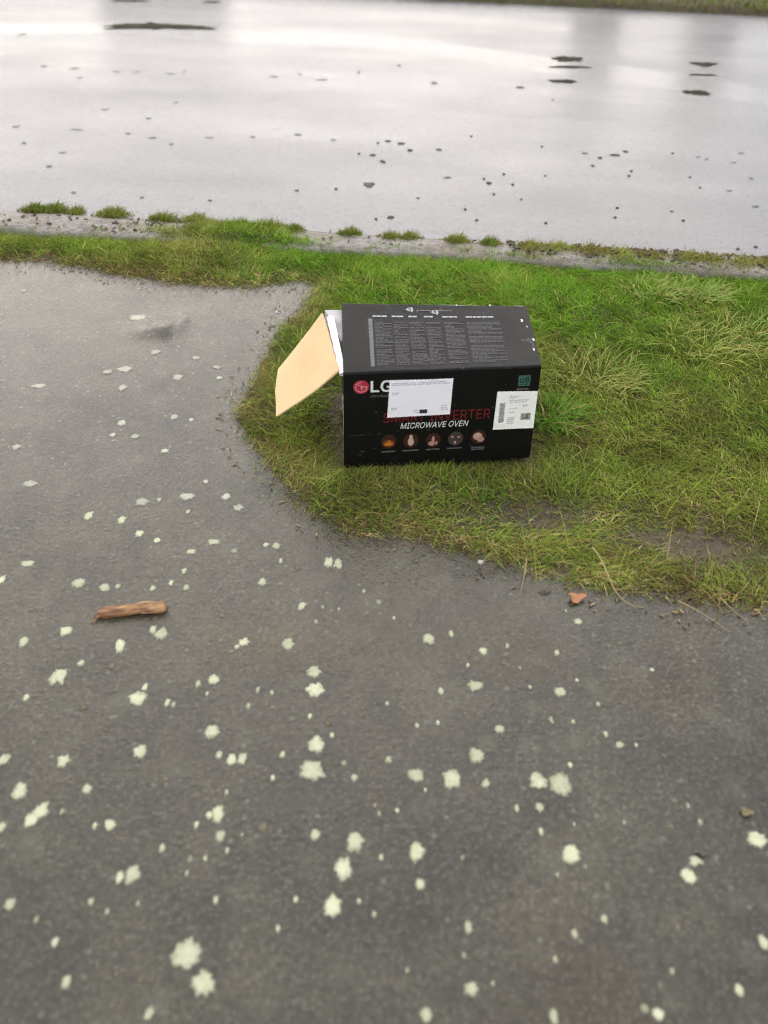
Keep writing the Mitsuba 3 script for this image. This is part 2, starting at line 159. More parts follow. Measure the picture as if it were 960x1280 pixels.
def seg_dist(p, pts):
    d = mi.Float(99)
    for (ax, ay), (bx, by) in zip(pts[:-1], pts[1:]):
        l2 = (bx - ax) ** 2 + (by - ay) ** 2
        t = dr.clip(((p.x - ax) * (bx - ax) + (p.y - ay) * (by - ay)) / l2, 0, 1)
        d = dr.minimum(d, dr.sqrt(dr.square(p.x - ax - t * (bx - ax)) + dr.square(p.y - ay - t * (by - ay))))
    return d


TRACK = [(-9, 8.6), (-3.5, 8.6), (-2.65, 8.73), (-1.48, 8.45), (0.0, 8.27), (1.3, 7.48), (2.25, 6.95), (2.73, 6.54), (6, 4.6)]


def track(p):
    """0 to 1 in the wheel track where rain stands."""
    return smoothstep(0.34, 0.20, seg_dist(p, TRACK) + 0.10 * (fbm(p.x * 2.5, p.y * 2.5, 1, 3) - 0.5))


def road_color(p, n, uv):
    big = smoothstep(0.25, 0.75, fbm(p.x * 0.6 + 0.08 * p.y, p.y * 2.2 + 0.3 * p.x, 0, 4))
    fine = fbm(p.x * 60, p.y * 60, 0, 2)
    c = mix((0.085, 0.084, 0.090), (0.115, 0.113, 0.119), big) * (0.86 + 0.28 * fine)
    d1, d2, r = voronoi(p.x * 55, p.y * 40)
    c = c * (1 - 0.5 * smoothstep(0.35, 0.15, d1) * smoothstep(0.9, 0.97, r))
    return c


def road_rough(p, n, uv):
    w = fbm(p.x * 1.2, p.y * 2.2, 5, 4)
    return mix(mi.Color3f(0.31 + 0.16 * (w - 0.5)), mi.Color3f(0.25), track(p)).x


def road_bump(p, n, uv):
    return (fbm(p.x * 22, p.y * 22, 0, 2) + 0.5 * fbm(p.x * 5, p.y * 5, 3, 2)) * (1 - 0.85 * track(p))


scene['m_road'] = two({'type': 'bumpmap', 'scale': 0.0012, 'tex': proc(road_bump, 3e-3),
                       'bsdf': {'type': 'principled', 'base_color': proc(road_color), 'roughness': proc(road_rough), 'specular': 0.45}})


def patch_color(p, n, uv):
    return mix((0.018, 0.018, 0.012), (0.07, 0.066, 0.05), fbm(p.x * 14, p.y * 14, 0, 3))


scene['m_patch'] = princ(proc(patch_color), 0.95, 0.05)


def kerb_color(p, n, uv):
    c = mix((0.105, 0.093, 0.086), (0.20, 0.178, 0.165), fbm(p.x * 5, p.y * 9, 0, 4))
    c = c * (0.75 + 0.5 * fbm(p.x * 60, p.y * 60, 0, 3))
    dirt = smoothstep(0.42, 0.66, fbm(p.x * 3 + 4, p.y * 8, 6, 4) + 0.12 * smoothstep(0.4, 1.3, p.x))
    c = mix(c, (0.085, 0.062, 0.042), 0.85 * dirt)
    streak = smoothstep(0.52, 0.70, fbm(p.x * 26 + p.y * 9, p.y * 30, 1, 3))
    c = mix(c, (0.045, 0.04, 0.036), 0.6 * streak)
    moss = smoothstep(0.56, 0.72, fbm(p.x * 7 + 14, p.y * 12, 2, 3))
    return mix(c, (0.07, 0.08, 0.03), 0.6 * moss)


scene['m_kerb'] = two({'type': 'bumpmap', 'scale': 0.006, 'tex': proc(lambda p, n, uv: fbm(p.x * 45, p.y * 45, p.z * 45, 3), 2e-3),
                       'bsdf': {'type': 'principled', 'base_color': proc(kerb_color), 'roughness': 0.5, 'specular': 0.5}})


def soil_color(p, n, uv):
    c = mix((0.040, 0.031, 0.019), (0.085, 0.062, 0.036), fbm(p.x * 8, p.y * 8, 0, 4))
    c = c * (0.6 + 0.8 * fbm(p.x * 70, p.y * 70, 0, 3))
    return mix(c, (0.05, 0.065, 0.018), 0.55 * smoothstep(0.4, 0.65, fbm(p.x * 16, p.y * 16, 3, 3)))


scene['m_soil'] = two({'type': 'bumpmap', 'scale': 0.012, 'tex': proc(lambda p, n, uv: fbm(p.x * 40, p.y * 40, 0, 3), 2e-3),
                       'bsdf': {'type': 'principled', 'base_color': proc(soil_color), 'roughness': 0.62, 'specular': 0.35}})
scene['m_ground'] = princ(proc(lambda p, n, uv: mix((0.05, 0.06, 0.022), (0.09, 0.10, 0.035), fbm(p.x * 1.5, p.y * 1.5, 0, 5)) * (0.7 + 0.6 * fbm(p.x * 25, p.y * 25, 0, 2))), 0.9, 0.1)
VC = {'type': 'mesh_attribute', 'name': 'vertex_color'}
scene['m_blade'] = {'type': 'principledthin', 'base_color': VC, 'roughness': 0.5, 'diff_trans': 0.7, 'spec_reflect': 0.35} if False else \
    {'type': 'principledthin', 'base_color': VC, 'roughness': 0.45, 'diff_trans': 0.6, 'eta': 1.4}
scene['m_vc'] = princ(VC, 0.6, 0.35)

scene['m_lichen'] = princ(VC, 0.92, 0.1)
scene['m_pebble'] = princ((0.42, 0.42, 0.36), 0.7, 0.3)

# the box's cardboard
def black_color(p, n, uv):
    c = mix((0.004, 0.004, 0.0038), (0.0065, 0.0065, 0.0062), fbm(p.x * 12, p.y * 12, p.z * 12, 3))
    scuff = smoothstep(0.74, 0.84, fbm(p.x * 55, p.y * 20, p.z * 90, 3))
    return mix(c, (0.09, 0.088, 0.085), 0.45 * scuff)


scene['m_black'] = princ(proc(black_color), proc(lambda p, n, uv: 0.42 + 0.12 * fbm(p.x * 20, p.y * 20, p.z * 20, 3)), 0.15)


def kraft_color(p, n, uv):
    fib = fbm(p.x * 300, p.y * 60, p.z * 300, 2)
    return mix((0.60, 0.425, 0.225), (0.70, 0.51, 0.29), fbm(p.x * 9, p.y * 9, p.z * 9, 3)) * (0.93 + 0.14 * fib)


scene['m_kraft'] = two({'type': 'bumpmap', 'scale': 0.0012, 'tex': proc(lambda p, n, uv: 0.5 + 0.5 * dr.sin((p.y * 0.97 + p.x * 0.05) * 2 * np.pi / 0.0085) + 0.8 * fbm(p.x * 40, p.y * 40, p.z * 40, 2), 1e-3),
                        'bsdf': {'type': 'principled', 'base_color': proc(kraft_color), 'roughness': 0.7, 'specular': 0.3}})
scene['m_edge'] = princ(proc(lambda p, n, uv: mix((0.16, 0.12, 0.07), (0.27, 0.21, 0.13), fbm(p.x * 60, p.y * 60, p.z * 60, 2))), 0.85, 0.1)
for k, c, r_ in (('white', (0.80, 0.79, 0.82), 0.5), ('label_white', (0.78, 0.77, 0.83), 0.4), ('label_warm', (0.80, 0.82, 0.79), 0.4), ('ink', (0.03, 0.03, 0.032), 0.5), ('ink_pale', (0.42, 0.42, 0.47), 0.5),
                 ('logo_red', (0.33, 0.022, 0.045), 0.4), ('logo_pink', (0.60, 0.25, 0.26), 0.4), ('text_red', (0.13, 0.009, 0.012), 0.45), ('text_white', (0.62, 0.62, 0.62), 0.45), ('text_grey', (0.13, 0.13, 0.13), 0.45),
                 ('print_grey', (0.029, 0.029, 0.031), 0.45), ('print_mid', (0.10, 0.10, 0.105), 0.45), ('print_pale', (0.30, 0.30, 0.31), 0.45), ('green', (0.035, 0.11, 0.085), 0.45), ('teal_dim', (0.02, 0.05, 0.045), 0.45),
                 ('maroon', (0.035, 0.010, 0.009), 0.45), ('orange', (0.42, 0.14, 0.015), 0.45), ('amber', (0.16, 0.045, 0.008), 0.45), ('cream', (0.42, 0.32, 0.25), 0.45), ('rose', (0.36, 0.20, 0.16), 0.45), ('smoke', (0.045, 0.035, 0.033), 0.45),
                 ('packing', (0.42, 0.40, 0.41), 0.6)):
    scene['m_' + k] = princ(c, r_, 0.4)
scene['m_stone'] = princ(proc(lambda p, n, uv: mix((0.03, 0.028, 0.026), (0.09, 0.085, 0.08), fbm(p.x * 60, p.y * 60, p.z * 60, 3))), 0.5, 0.5)


def bark_color(p, n, uv):
    # grain runs along the stick (its own direction on the ground)
    u, v = p.x * 0.976 + p.y * 0.217, p.y * 0.976 - p.x * 0.217
    g = fbm(u * 30, v * 260, p.z * 260, 3)
    c = mix((0.09, 0.042, 0.018), (0.30, 0.155, 0.07), smoothstep(0.3, 0.7, g))
    return mix(c, (0.50, 0.31, 0.15), 0.65 * smoothstep(0.5, 0.75, fbm(u * 25 + 3, v * 90, 9, 3)))


scene['m_bark'] = two({'type': 'bumpmap', 'scale': 0.004, 'tex': proc(lambda p, n, uv: fbm((p.x * 0.976 + p.y * 0.217) * 30, (p.y * 0.976 - p.x * 0.217) * 260, p.z * 260, 3), 1e-3),
                       'bsdf': {'type': 'principled', 'base_color': proc(bark_color), 'roughness': 0.55, 'specular': 0.4}})
scene['m_leaf_orange'] = princ(proc(lambda p, n, uv: mix((0.28, 0.115, 0.045), (0.38, 0.175, 0.075), fbm(p.x * 90, p.y * 90, 0, 3))), 0.5, 0.4)
scene['m_leaf_tan'] = princ(proc(lambda p, n, uv: mix((0.115, 0.095, 0.045), (0.17, 0.14, 0.07), fbm(p.x * 90, p.y * 90, 0, 3))), 0.6, 0.4)
scene['m_leaf_dark'] = princ(proc(lambda p, n, uv: mix((0.045, 0.043, 0.038), (0.13, 0.124, 0.115), fbm(p.x * 50, p.y * 50, 0, 3))), 0.7, 0.15)
scene['m_leaf_dim'] = princ(proc(lambda p, n, uv: mix((0.12, 0.118, 0.112), (0.24, 0.235, 0.228), fbm(p.x * 40, p.y * 40, 0, 3))), 0.4, 0.4)
scene['m_straw'] = princ(proc(lambda p, n, uv: mix((0.27, 0.215, 0.10), (0.40, 0.33, 0.17), fbm(p.x * 40, p.y * 40, 0, 2))), 0.55, 0.4)
scene['m_wood'] = princ(proc(lambda p, n, uv: mix((0.06, 0.045, 0.032), (0.12, 0.095, 0.07), fbm(p.x * 20, p.y * 20, p.z * 4, 3))), 0.8, 0.2)
scene['m_shrub'] = princ(VC, 0.6, 0.2)

# ------------------------------------------------------------------ the setting
KA, KB = -0.131, 3.815       # road side of the kerb: y = KA x + KB
NA, NB = -0.113, 3.560       # lawn side of the kerb


def road_near(x):
    return KA * x + KB


def road_far(x):
    x = np.asarray(x, float)
    return 10.62 - 0.195 * np.clip(x, -5, 5) - 0.131 * (x - np.clip(x, -5, 5))


LAWN = Polygon([(9.0, 0.62), (3.0, 1.10), (1.6, 1.315)] + [tuple(p) for p in LAWN_EDGE] + [(-2.6, 3.50), (-9.0, 4.35)]
               + [(-9.0, NA * -9 + NB + 0.05), (-1.35, NA * -1.35 + NB + 0.03), (-1.15, 3.74), (-0.98, 3.79), (-0.86, 3.86), (-0.70, 3.87), (-0.56, 3.85), (-0.44, 3.74), (-0.36, 3.65), (-0.2, 3.605),
                  (0.1, 3.60), (0.4, 3.55), (0.7, 3.53), (0.95, 3.50), (1.1, 3.52), (1.35, 3.44), (1.7, 3.40), (9.0, NA * 9 + NB + 0.05)])
shapely.prepare(LAWN)
EDGE = LineString([(3.0, 1.10), (1.6, 1.315)] + [tuple(p) for p in LAWN_EDGE] + [(-2.6, 3.50), (-9.0, 4.35)])   # lawn meets path
shapely.prepare(EDGE)


def lawn_sd(x, y):
    """Signed distance to the lawn's outline, positive inside."""
    x, y = np.asarray(x, float), np.asarray(y, float)
    d = shapely.distance(LAWN.exterior, shapely.points(x, y))
    return np.where(shapely.contains_xy(LAWN, x, y), d, -d)


def path_edge_dist(x, y):
    return shapely.distance(EDGE, shapely.points(np.asarray(x, float), np.asarray(y, float)))


BOX_FOOT = Polygon([(-0.12, 2.02), (0.43, 2.055), (0.43, 2.37), (-0.14, 2.35)])


def lawn_h(x, y):
    sd = lawn_sd(x, y) + 0.035 * (nz(x, y, 9, 2) - 0.5) + 0.03 * (nz(x, y, 30, 4) - 0.5)
    rise = -0.016 + 0.018 * sstep(-0.02, 0.10, sd) + 0.026 * sstep(2.02, 2.4, y) * sstep(0.05, 0.35, sd) + 0.030 * sstep(0.0, 0.07, y - (NA * x + NB))
    rise = rise - 0.009 * (1 - sstep(0.01, 0.14, shapely.distance(BOX_FOOT, shapely.points(np.asarray(x, float), np.asarray(y, float))))) * sstep(2.3, 2.1, np.asarray(y, float))   # pressed down along the box's front
    return rise + (0.012 * (nz(x, y, 6, 8) - 0.5) + 0.010 * (nz(x, y, 22, 9, 2) - 0.5)) * sstep(-0.02, 0.1, sd)


def path_h(x, y):
    z = 0.006 * (nz(x, y, 1.2, 5, 2) - 0.5)
    # the tarmac has heaved over a root: a smooth swelling that breaks off on its right and near sides
    u, v = x + 0.835 - 0.35 * (y - 2.88) ** 2, y - 2.88
    side = np.where(u < 0, np.exp(-(u / 0.10) ** 2), np.exp(-(u / 0.022) ** 2))
    front = np.where(v > -0.05, np.exp(-((v + 0.05) / 0.11) ** 2), np.exp(-((v + 0.05) / 0.050) ** 2))
    ridge = 0.016 * np.exp(-((u - 0.045) / 0.022) ** 2 - ((v - 0.02) / 0.10) ** 2)
    return z + (0.030 + 0.012 * (nz(x, y, 14, 6) - 0.5)) * side * front + ridge


obj('ground', grid(np.array([-420, -30, -8, 0, 8, 30, 420.]), np.array([-300, -20, 0, 12, 40, 500.]), lambda x, y: x * 0 - 0.075), 'm_ground', kind='structure')
xs, ys = np.unique(np.round(np.concatenate([np.linspace(-9, -2, 60), np.linspace(-2, -1.05, 45)[:-1], np.linspace(-1.05, -0.65, 60)[:-1], np.linspace(-0.65, 2.2, 125), np.linspace(2.2, 9, 60)]), 4)), np.unique(np.round(np.concatenate([np.linspace(-3, 0, 50), np.linspace(0, 2.6, 125)[:-1], np.linspace(2.6, 3.1, 60)[:-1], np.linspace(3.1, 3.5, 20), np.linspace(3.5, 5.0, 20)]), 4))
pm = grid(xs, ys, path_h)
c = pm.triangles_center
pm.update_faces((c[:, 1] < NA * c[:, 0] + NB + 0.10) & (lawn_sd(c[:, 0], c[:, 1]) < 0.13))     # the tarmac stops under the turf's edge
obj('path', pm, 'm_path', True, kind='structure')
xs, ys = np.unique(np.round(np.concatenate([np.linspace(-9, -2.4, 50), np.arange(-2.4, 2.8, 0.02), np.linspace(2.8, 9, 50)]), 4)), np.arange(0.55, 4.75, 0.02)
lm = grid(xs, ys, lawn_h)
c = lm.triangles_center
lm.update_faces((lawn_sd(c[:, 0], c[:, 1]) > -0.10) & (c[:, 1] < KA * c[:, 0] + KB + 0.02))
obj('lawn_soil', lm, 'm_soil', True, kind='structure')

# kerb: a worn, sunken concrete edging
prof = [(-0.02, -0.07), (-0.012, 0.006), (0.012, 0.022), (0.06, 0.026), (0.13, 0.024), (0.19, 0.018), (0.228, 0.008), (0.245, -0.008), (0.252, -0.07)]
xk = np.unique(np.round(np.concatenate([np.linspace(-30, -2.6, 40), np.arange(-2.6, 2.8, 0.03), np.linspace(2.8, 30, 40)]), 4))
kv = []
for (w, h) in prof:
    ya, yb = NA * np.clip(xk, -3, 3) + NB + KA * (xk - np.clip(xk, -3, 3)), KA * xk + KB
    t = w / 0.252
    y = ya * (1 - t) + yb * t
    kv.append(np.stack([xk, y + 0.012 * (nz(xk, y, 7, 21) - 0.5), h + (0.014 * (nz(xk, y, 5, 22) - 0.5) if h > -0.05 else 0 * xk)], 1))
kv = np.array(kv)
nP, nK = kv.shape[:2]
i = (np.arange(nP - 1)[:, None] * nK + np.arange(nK - 1)).ravel()
kf = np.vstack([np.stack([i, i + 1, i + nK + 1], 1), np.stack([i, i + nK + 1, i + nK], 1)])
obj('kerb', trimesh.Trimesh(kv.reshape(-1, 3), kf, process=False), 'm_kerb', True, kind='structure')

# road
xr = np.concatenate([np.linspace(-60, -6, 20), np.linspace(-5.5, 5.5, 56), np.linspace(6, 60, 20)])
tr = np.linspace(0, 1, 40)
X = np.repeat(xr[None], 40, 0)
Y = road_near(xr)[None] - 0.04 + (road_far(xr) - road_near(xr) + 0.25)[None] * tr[:, None]
v = np.stack([X.ravel(), Y.ravel(), (-0.006 + 0.05 * np.sin(np.pi * tr)[:, None] * np.ones_like(X)).ravel() * 0 - 0.002], 1)
i = (np.arange(39)[:, None] * len(xr) + np.arange(len(xr) - 1)).ravel()
obj('road', trimesh.Trimesh(v, np.vstack([np.stack([i, i + 1, i + len(xr) + 1], 1), np.stack([i, i + len(xr) + 1, i + len(xr)], 1)]), process=False), 'm_road', True, kind='structure')


def blob(rx, ry, n=14, jag=0.25, h=0.002, seed=None, rings=2):
    """A thin crusty disc: lobed outline, knobbly top, sunk edge."""
    r = np.random.default_rng(seed)
    a = np.arange(n) * 2 * np.pi / n + r.uniform(0, 6)
    k = 1 + jag * (r.uniform(-1, 1, n) * 0.6 + 0.4 * np.sin(a * r.integers(3, 6) + r.uniform(0, 6)))
    v, f = [[0, 0, h]], []
    for q in range(1, rings + 1):
        s = q / rings
        hh = h * (1.0 if q < rings else -0.6)
        for j in range(n):
            jit = r.uniform(0.9, 1.1)
            v.append([rx * k[j] * s * np.cos(a[j]) * jit, ry * k[j] * s * np.sin(a[j]) * jit, hh * r.uniform(0.6, 1.3)])
    for j in range(n):
        f.append([0, 1 + j, 1 + (j + 1) % n])
        for q in range(rings - 1):
            b0, b1 = 1 + q * n, 1 + (q + 1) * n
            f += [[b0 + j, b1 + j, b1 + (j + 1) % n], [b0 + j, b1 + (j + 1) % n, b0 + (j + 1) % n]]
    return trimesh.Trimesh(np.array(v, float), f, process=False)


PALE = [((0.50, 0.52, 0.36), (0.20, 0.20, 0.14)), ((0.45, 0.45, 0.37), (0.19, 0.185, 0.145)), ((0.19, 0.175, 0.12), (0.095, 0.088, 0.064))]


def lichen(rx, ry, tone, seed):
    """A lichen rosette: thin, ragged and lobed, thick in the middle and breaking up towards the rim."""
    r = np.random.default_rng(seed)
    n, rings = (30, 5) if max(rx, ry) > 0.011 else (14, 3)
    a = np.arange(n) * 2 * np.pi / n
    k = 0.92 + 0.46 * (meshkit.fbm(np.stack([np.cos(a) * 2.2, np.sin(a) * 2.2, 0 * a + seed * 1.7], -1), 3, seed) - 0.5) * 2 + r.uniform(-0.17, 0.13, n)
    ca, cb = (np.array(c) for c in PALE[tone])
    hi = r.uniform(0.75, 1.08) if n > 14 else r.uniform(0.5, 0.98)
    v, col, f = [[0, 0, 0.0009]], [ca * hi], []
    for q in range(1, rings + 1):
        sr = (q / rings) ** 0.8
        for j in range(n):
            kk = 1 + (k[j] - 1) * sr
            v.append([rx * kk * sr * np.cos(a[j]), ry * kk * sr * np.sin(a[j]), (0.0010 if q < rings else -0.0012) * r.uniform(0.5, 1.2)])
            w = np.clip((sr - 0.55) / 0.45, 0, 1) ** 1.5 * r.uniform(0.5, 1.1) + (0.75 * r.uniform() if r.uniform() < 0.30 else 0)
            col.append((ca * (1 - min(w, 1)) + cb * min(w, 1)) * hi * r.uniform(0.85, 1.08))
    for j in range(n):
        f.append([0, 1 + j, 1 + (j + 1) % n])
        for q in range(rings - 1):
            b0, b1 = 1 + q * n, 1 + (q + 1) * n
            f += [[b0 + j, b1 + j, b1 + (j + 1) % n], [b0 + j, b1 + (j + 1) % n, b0 + (j + 1) % n]]
    return trimesh.Trimesh(np.array(v, float), f, process=False), np.array(col)


for q, (x, y, rx, ry, t) in enumerate(LICHEN):
    m, col = lichen(rx * 1.06, ry * 1.06, int(t), 100 + q)
    m.apply_translation([x, y, float(path_h(np.array([x]), np.array([y]))[0]) + 0.0012])
    obj('path__lichen_patch', m, 'm_lichen', True, color=col)
for q, (x, y, rx, ry) in enumerate(PATCHES):
    m = blob(rx, ry * 0.75, 44, 0.42, 0.003, 900 + q, 4)
    m.apply_translation([x, y, 0.001])
    obj('road__dark_patch', m, 'm_patch', True)

# ------------------------------------------------------------------ grass


def blades(P, H, Wd, lean, az, col, seg=2):
    """Grass blades: (vertices, triangles, colours). lean = how far the tip hangs over, as a share of H; az = the way it leans."""
    n = len(P)
    side = np.stack([-np.sin(az + 1.1), np.cos(az + 1.1), 0 * az], 1) * Wd[:, None] / 2
    fwd = np.stack([np.cos(az), np.sin(az), 0 * az], 1)
    vs, k = [], 0
    for s in range(seg):
        t = s / seg
        c = P + fwd * (lean * H * t ** 1.7)[:, None] + np.stack([0 * H, 0 * H, H * (t - 0.35 * np.minimum(lean, 1.2) * t ** 2)], 1)
        w = side * (1 - 0.45 * t)
        vs += [c - w, c + w]
    vs.append(P + fwd * (lean * H)[:, None] + np.stack([0 * H, 0 * H, H * (1 - 0.35 * np.minimum(lean, 1.2))], 1))
    m = 2 * seg + 1
    V = np.stack(vs, 1).reshape(-1, 3)
    tri = []
    for s in range(seg - 1):
        a = 2 * s
        tri += [[a, a + 1, a + 3], [a, a + 3, a + 2]]
    a = 2 * (seg - 1)
    tri.append([a, a + 1, a + 2])
    F = (np.arange(n)[:, None, None] * m + np.array(tri)[None]).reshape(-1, 3)
    C = np.repeat(col, m, 0)
    return V, F, C


def grass_shape(V, F, C, seed=0):
    """Blades with soft normals: each blade's cross-section is rounded, so that it shades as a leaf of a sward and not as a flat chip."""
    r = np.random.default_rng(seed)
    a, b, c = V[F[:, 0]], V[F[:, 1]], V[F[:, 2]]
    fn = np.cross(b - a, c - a)
    fn[fn[:, 2] < 0] *= -1
    nrm = np.zeros_like(V)
    for k in range(3):
        np.add.at(nrm, F[:, k], fn)
    nrm /= np.linalg.norm(nrm, axis=1, keepdims=True) + 1e-12
    nrm = 0.35 * nrm + [0, 0, 0.75] + r.normal(0, 0.12, V.shape)
    nrm /= np.linalg.norm(nrm, axis=1, keepdims=True)
    path = meshkit.write_ply(trimesh.Trimesh(V, F, process=False), False, None, C, nrm)
    return {'type': 'ply', 'filename': path, 'face_normals': False, 'bsdf': {'type': 'ref', 'id': 'm_blade'}}


def add_grass(key, V, F, C, label, cat_, group=None, kind=None):
    base, n = key, 0
    while key in scene:
        n += 1
        key = f'{base}_{n:03d}'
    scene[key] = grass_shape(V, F, C, n)
    tag(key, label, cat_, group, kind)


GREEN, LIME, OLIVE, STRAW, BROWN = (np.array(c) for c in ((0.130, 0.255, 0.024), (0.255, 0.325, 0.055), (0.185, 0.220, 0.042), (0.42, 0.34, 0.14), (0.21, 0.135, 0.060)))


def lawn_color(x, y, r):
    """Each blade's own colour: lush towards the kerb, yellowed in patches and along the tarmac, brown round the bare mud."""
    a = nz(x, y, 2.3, 31)
    b = nz(x, y, 7, 32)
    c = nz(x, y, 16, 33)
    lush = sstep(0.35, 0.65, a * 0.5 + 0.5 * b + 0.22 * sstep(2.2, 3.1, y) - 0.12 - 0.16 * sstep(-0.3, -0.9, x))
    col = OLIVE + (GREEN - OLIVE) * lush[:, None]
    lime = sstep(0.50, 0.70, c * 0.6 + 0.4 * nz(x, y, 4, 35) + 0.10 * np.exp(-((x - 1.0) / 0.45) ** 2 - ((y - 2.35) / 0.5) ** 2))
    col = col + (LIME - col) * (0.75 * lime)[:, None]
    e = path_edge_dist(x, y)
    dry = sstep(0.22, 0.03, e + 0.10 * (b - 0.5)) * sstep(0.25, 0.6, nz(x, y, 11, 36) + 0.1)
    dry = np.maximum(dry, 0.8 * mud(x, y))
    thatch = 0.34 * sstep(2.35, 1.65, y) * sstep(0.3, 0.65, nz(x, y, 6, 37)) + 0.30 * sstep(0.55, 0.72, nz(x, y, 3.3, 38))
    dryness = (r < 0.05 + 0.66 * np.maximum(dry, thatch))
    pale = np.random.default_rng(5).uniform(0, 1, len(x))
    dead = np.where((pale < 0.5)[:, None], STRAW, BROWN)
    col = np.where(dryness[:, None], dead, col)
    clump = 0.72 + 0.62 * sstep(0.25, 0.75, nz(x, y, 13, 39))
    return col * (clump * np.random.default_rng(6).uniform(0.72, 1.25, len(x)))[:, None]


def mud(x, y):
    """Bare, trodden soil: 0 to 1."""
    q = nz(x, y, 8, 40)
    m = 1.1 * np.exp(-((x - 0.86) / 0.26) ** 2 - ((y - 1.66 + 0.25 * (x - 0.86)) / 0.075) ** 2)
    m = np.maximum(m, 0.85 * np.exp(-((x - 0.40) / 0.28) ** 2 - ((y - 1.77) / 0.075) ** 2))
    m = np.maximum(m, 0.55 * np.exp(-((x + 0.42) / 0.05) ** 2 - ((y - 2.06) / 0.08) ** 2))
    m = np.maximum(m, 0.55 * np.exp(-((x + 0.45) / 0.06) ** 2 - ((y - 2.72) / 0.12) ** 2))
    m = np.maximum(m, 0.6 * np.exp(-((x + 1.52) / 0.12) ** 2 - ((y - 3.47) / 0.05) ** 2))
    return np.clip(m * (0.5 + 1.1 * q), 0, 1)


N = 470000
bx, by = rng.uniform(-2.7, 2.9, N), rng.uniform(0.9, 3.95, N)
sd = lawn_sd(bx, by)
e = path_edge_dist(bx, by)
keep = (sd + 0.04 * (nz(bx, by, 14, 50) - 0.5) > -0.026)
u = rng.uniform(0, 1, N)
keep &= u < (0.25 + 0.75 * sstep(0.0, 0.09, e)) * (1 - 0.90 * mud(bx, by)) * (0.45 + 0.9 * nz(bx, by, 12, 51))
keep &= ~shapely.contains_xy(BOX_FOOT, bx, by)
keep &= (by > 1.0 + 0.15 * bx * 0)
bx, by, e = bx[keep], by[keep], e[keep]
n = len(bx)
hscale = (0.42 + 0.65 * nz(bx, by, 5, 52) + 0.55 * nz(bx, by, 13, 39)) * (0.45 + 0.55 * sstep(0.0, 0.16, e)) * (1 - 0.45 * mud(bx, by))
box_d = shapely.distance(BOX_FOOT, shapely.points(bx, by))
H = 0.040 * hscale * (0.28 + 0.72 * sstep(0.0, 0.13, box_d)) * rng.uniform(0.55, 1.35, n)
az = 6.3 * nz(bx, by, 3.5, 53, 2) + rng.normal(0, 1.1, n)
lean = np.clip(rng.normal(1.3, 0.45, n), 0.3, 2.3)
P = np.stack([bx, by, lawn_h(bx, by) - 0.004], 1)
V, F, C = blades(P, H, rng.uniform(0.0032, 0.0062, n), lean, az, lawn_color(bx, by, rng.uniform(0, 1, n)))
# longer loose blades, many of them pale, lying over the rest
nl = 2600
lx, ly = rng.uniform(-2.6, 2.8, 30000), rng.uniform(0.95, 3.9, 30000)
k = (lawn_sd(lx, ly) > 0.015) & (rng.uniform(0, 1, 30000) < 0.25 + 0.9 * sstep(0.4, 0.65, nz(lx, ly, 3, 60))) & ~shapely.contains_xy(BOX_FOOT.buffer(0.09), lx, ly) & (mud(lx, ly) < 0.25)
lx, ly = lx[k][:nl], ly[k][:nl]
nl = len(lx)
pale = rng.uniform(0, 1, nl)[:, None]
lc = np.where(pale < 0.15, STRAW * 1.0, np.where(pale < 0.6, LIME * 1.0, GREEN)) * rng.uniform(0.8, 1.25, nl)[:, None]
V2, F2, C2 = blades(np.stack([lx, ly, lawn_h(lx, ly)], 1), rng.uniform(0.05, 0.085, nl), rng.uniform(0.003, 0.0052, nl), np.clip(rng.normal(1.3, 0.5, nl), 0.4, 2.4), 6.3 * nz(lx, ly, 2.2, 61, 2) + rng.normal(0, 0.8, nl), lc, 4)
add_grass('grass', np.vstack([V, V2]), np.vstack([F, F2 + len(V)]), np.vstack([C, C2]), 'short wet green lawn grass around the black box, yellowing at the tarmac edge', 'grass', kind='stuff')

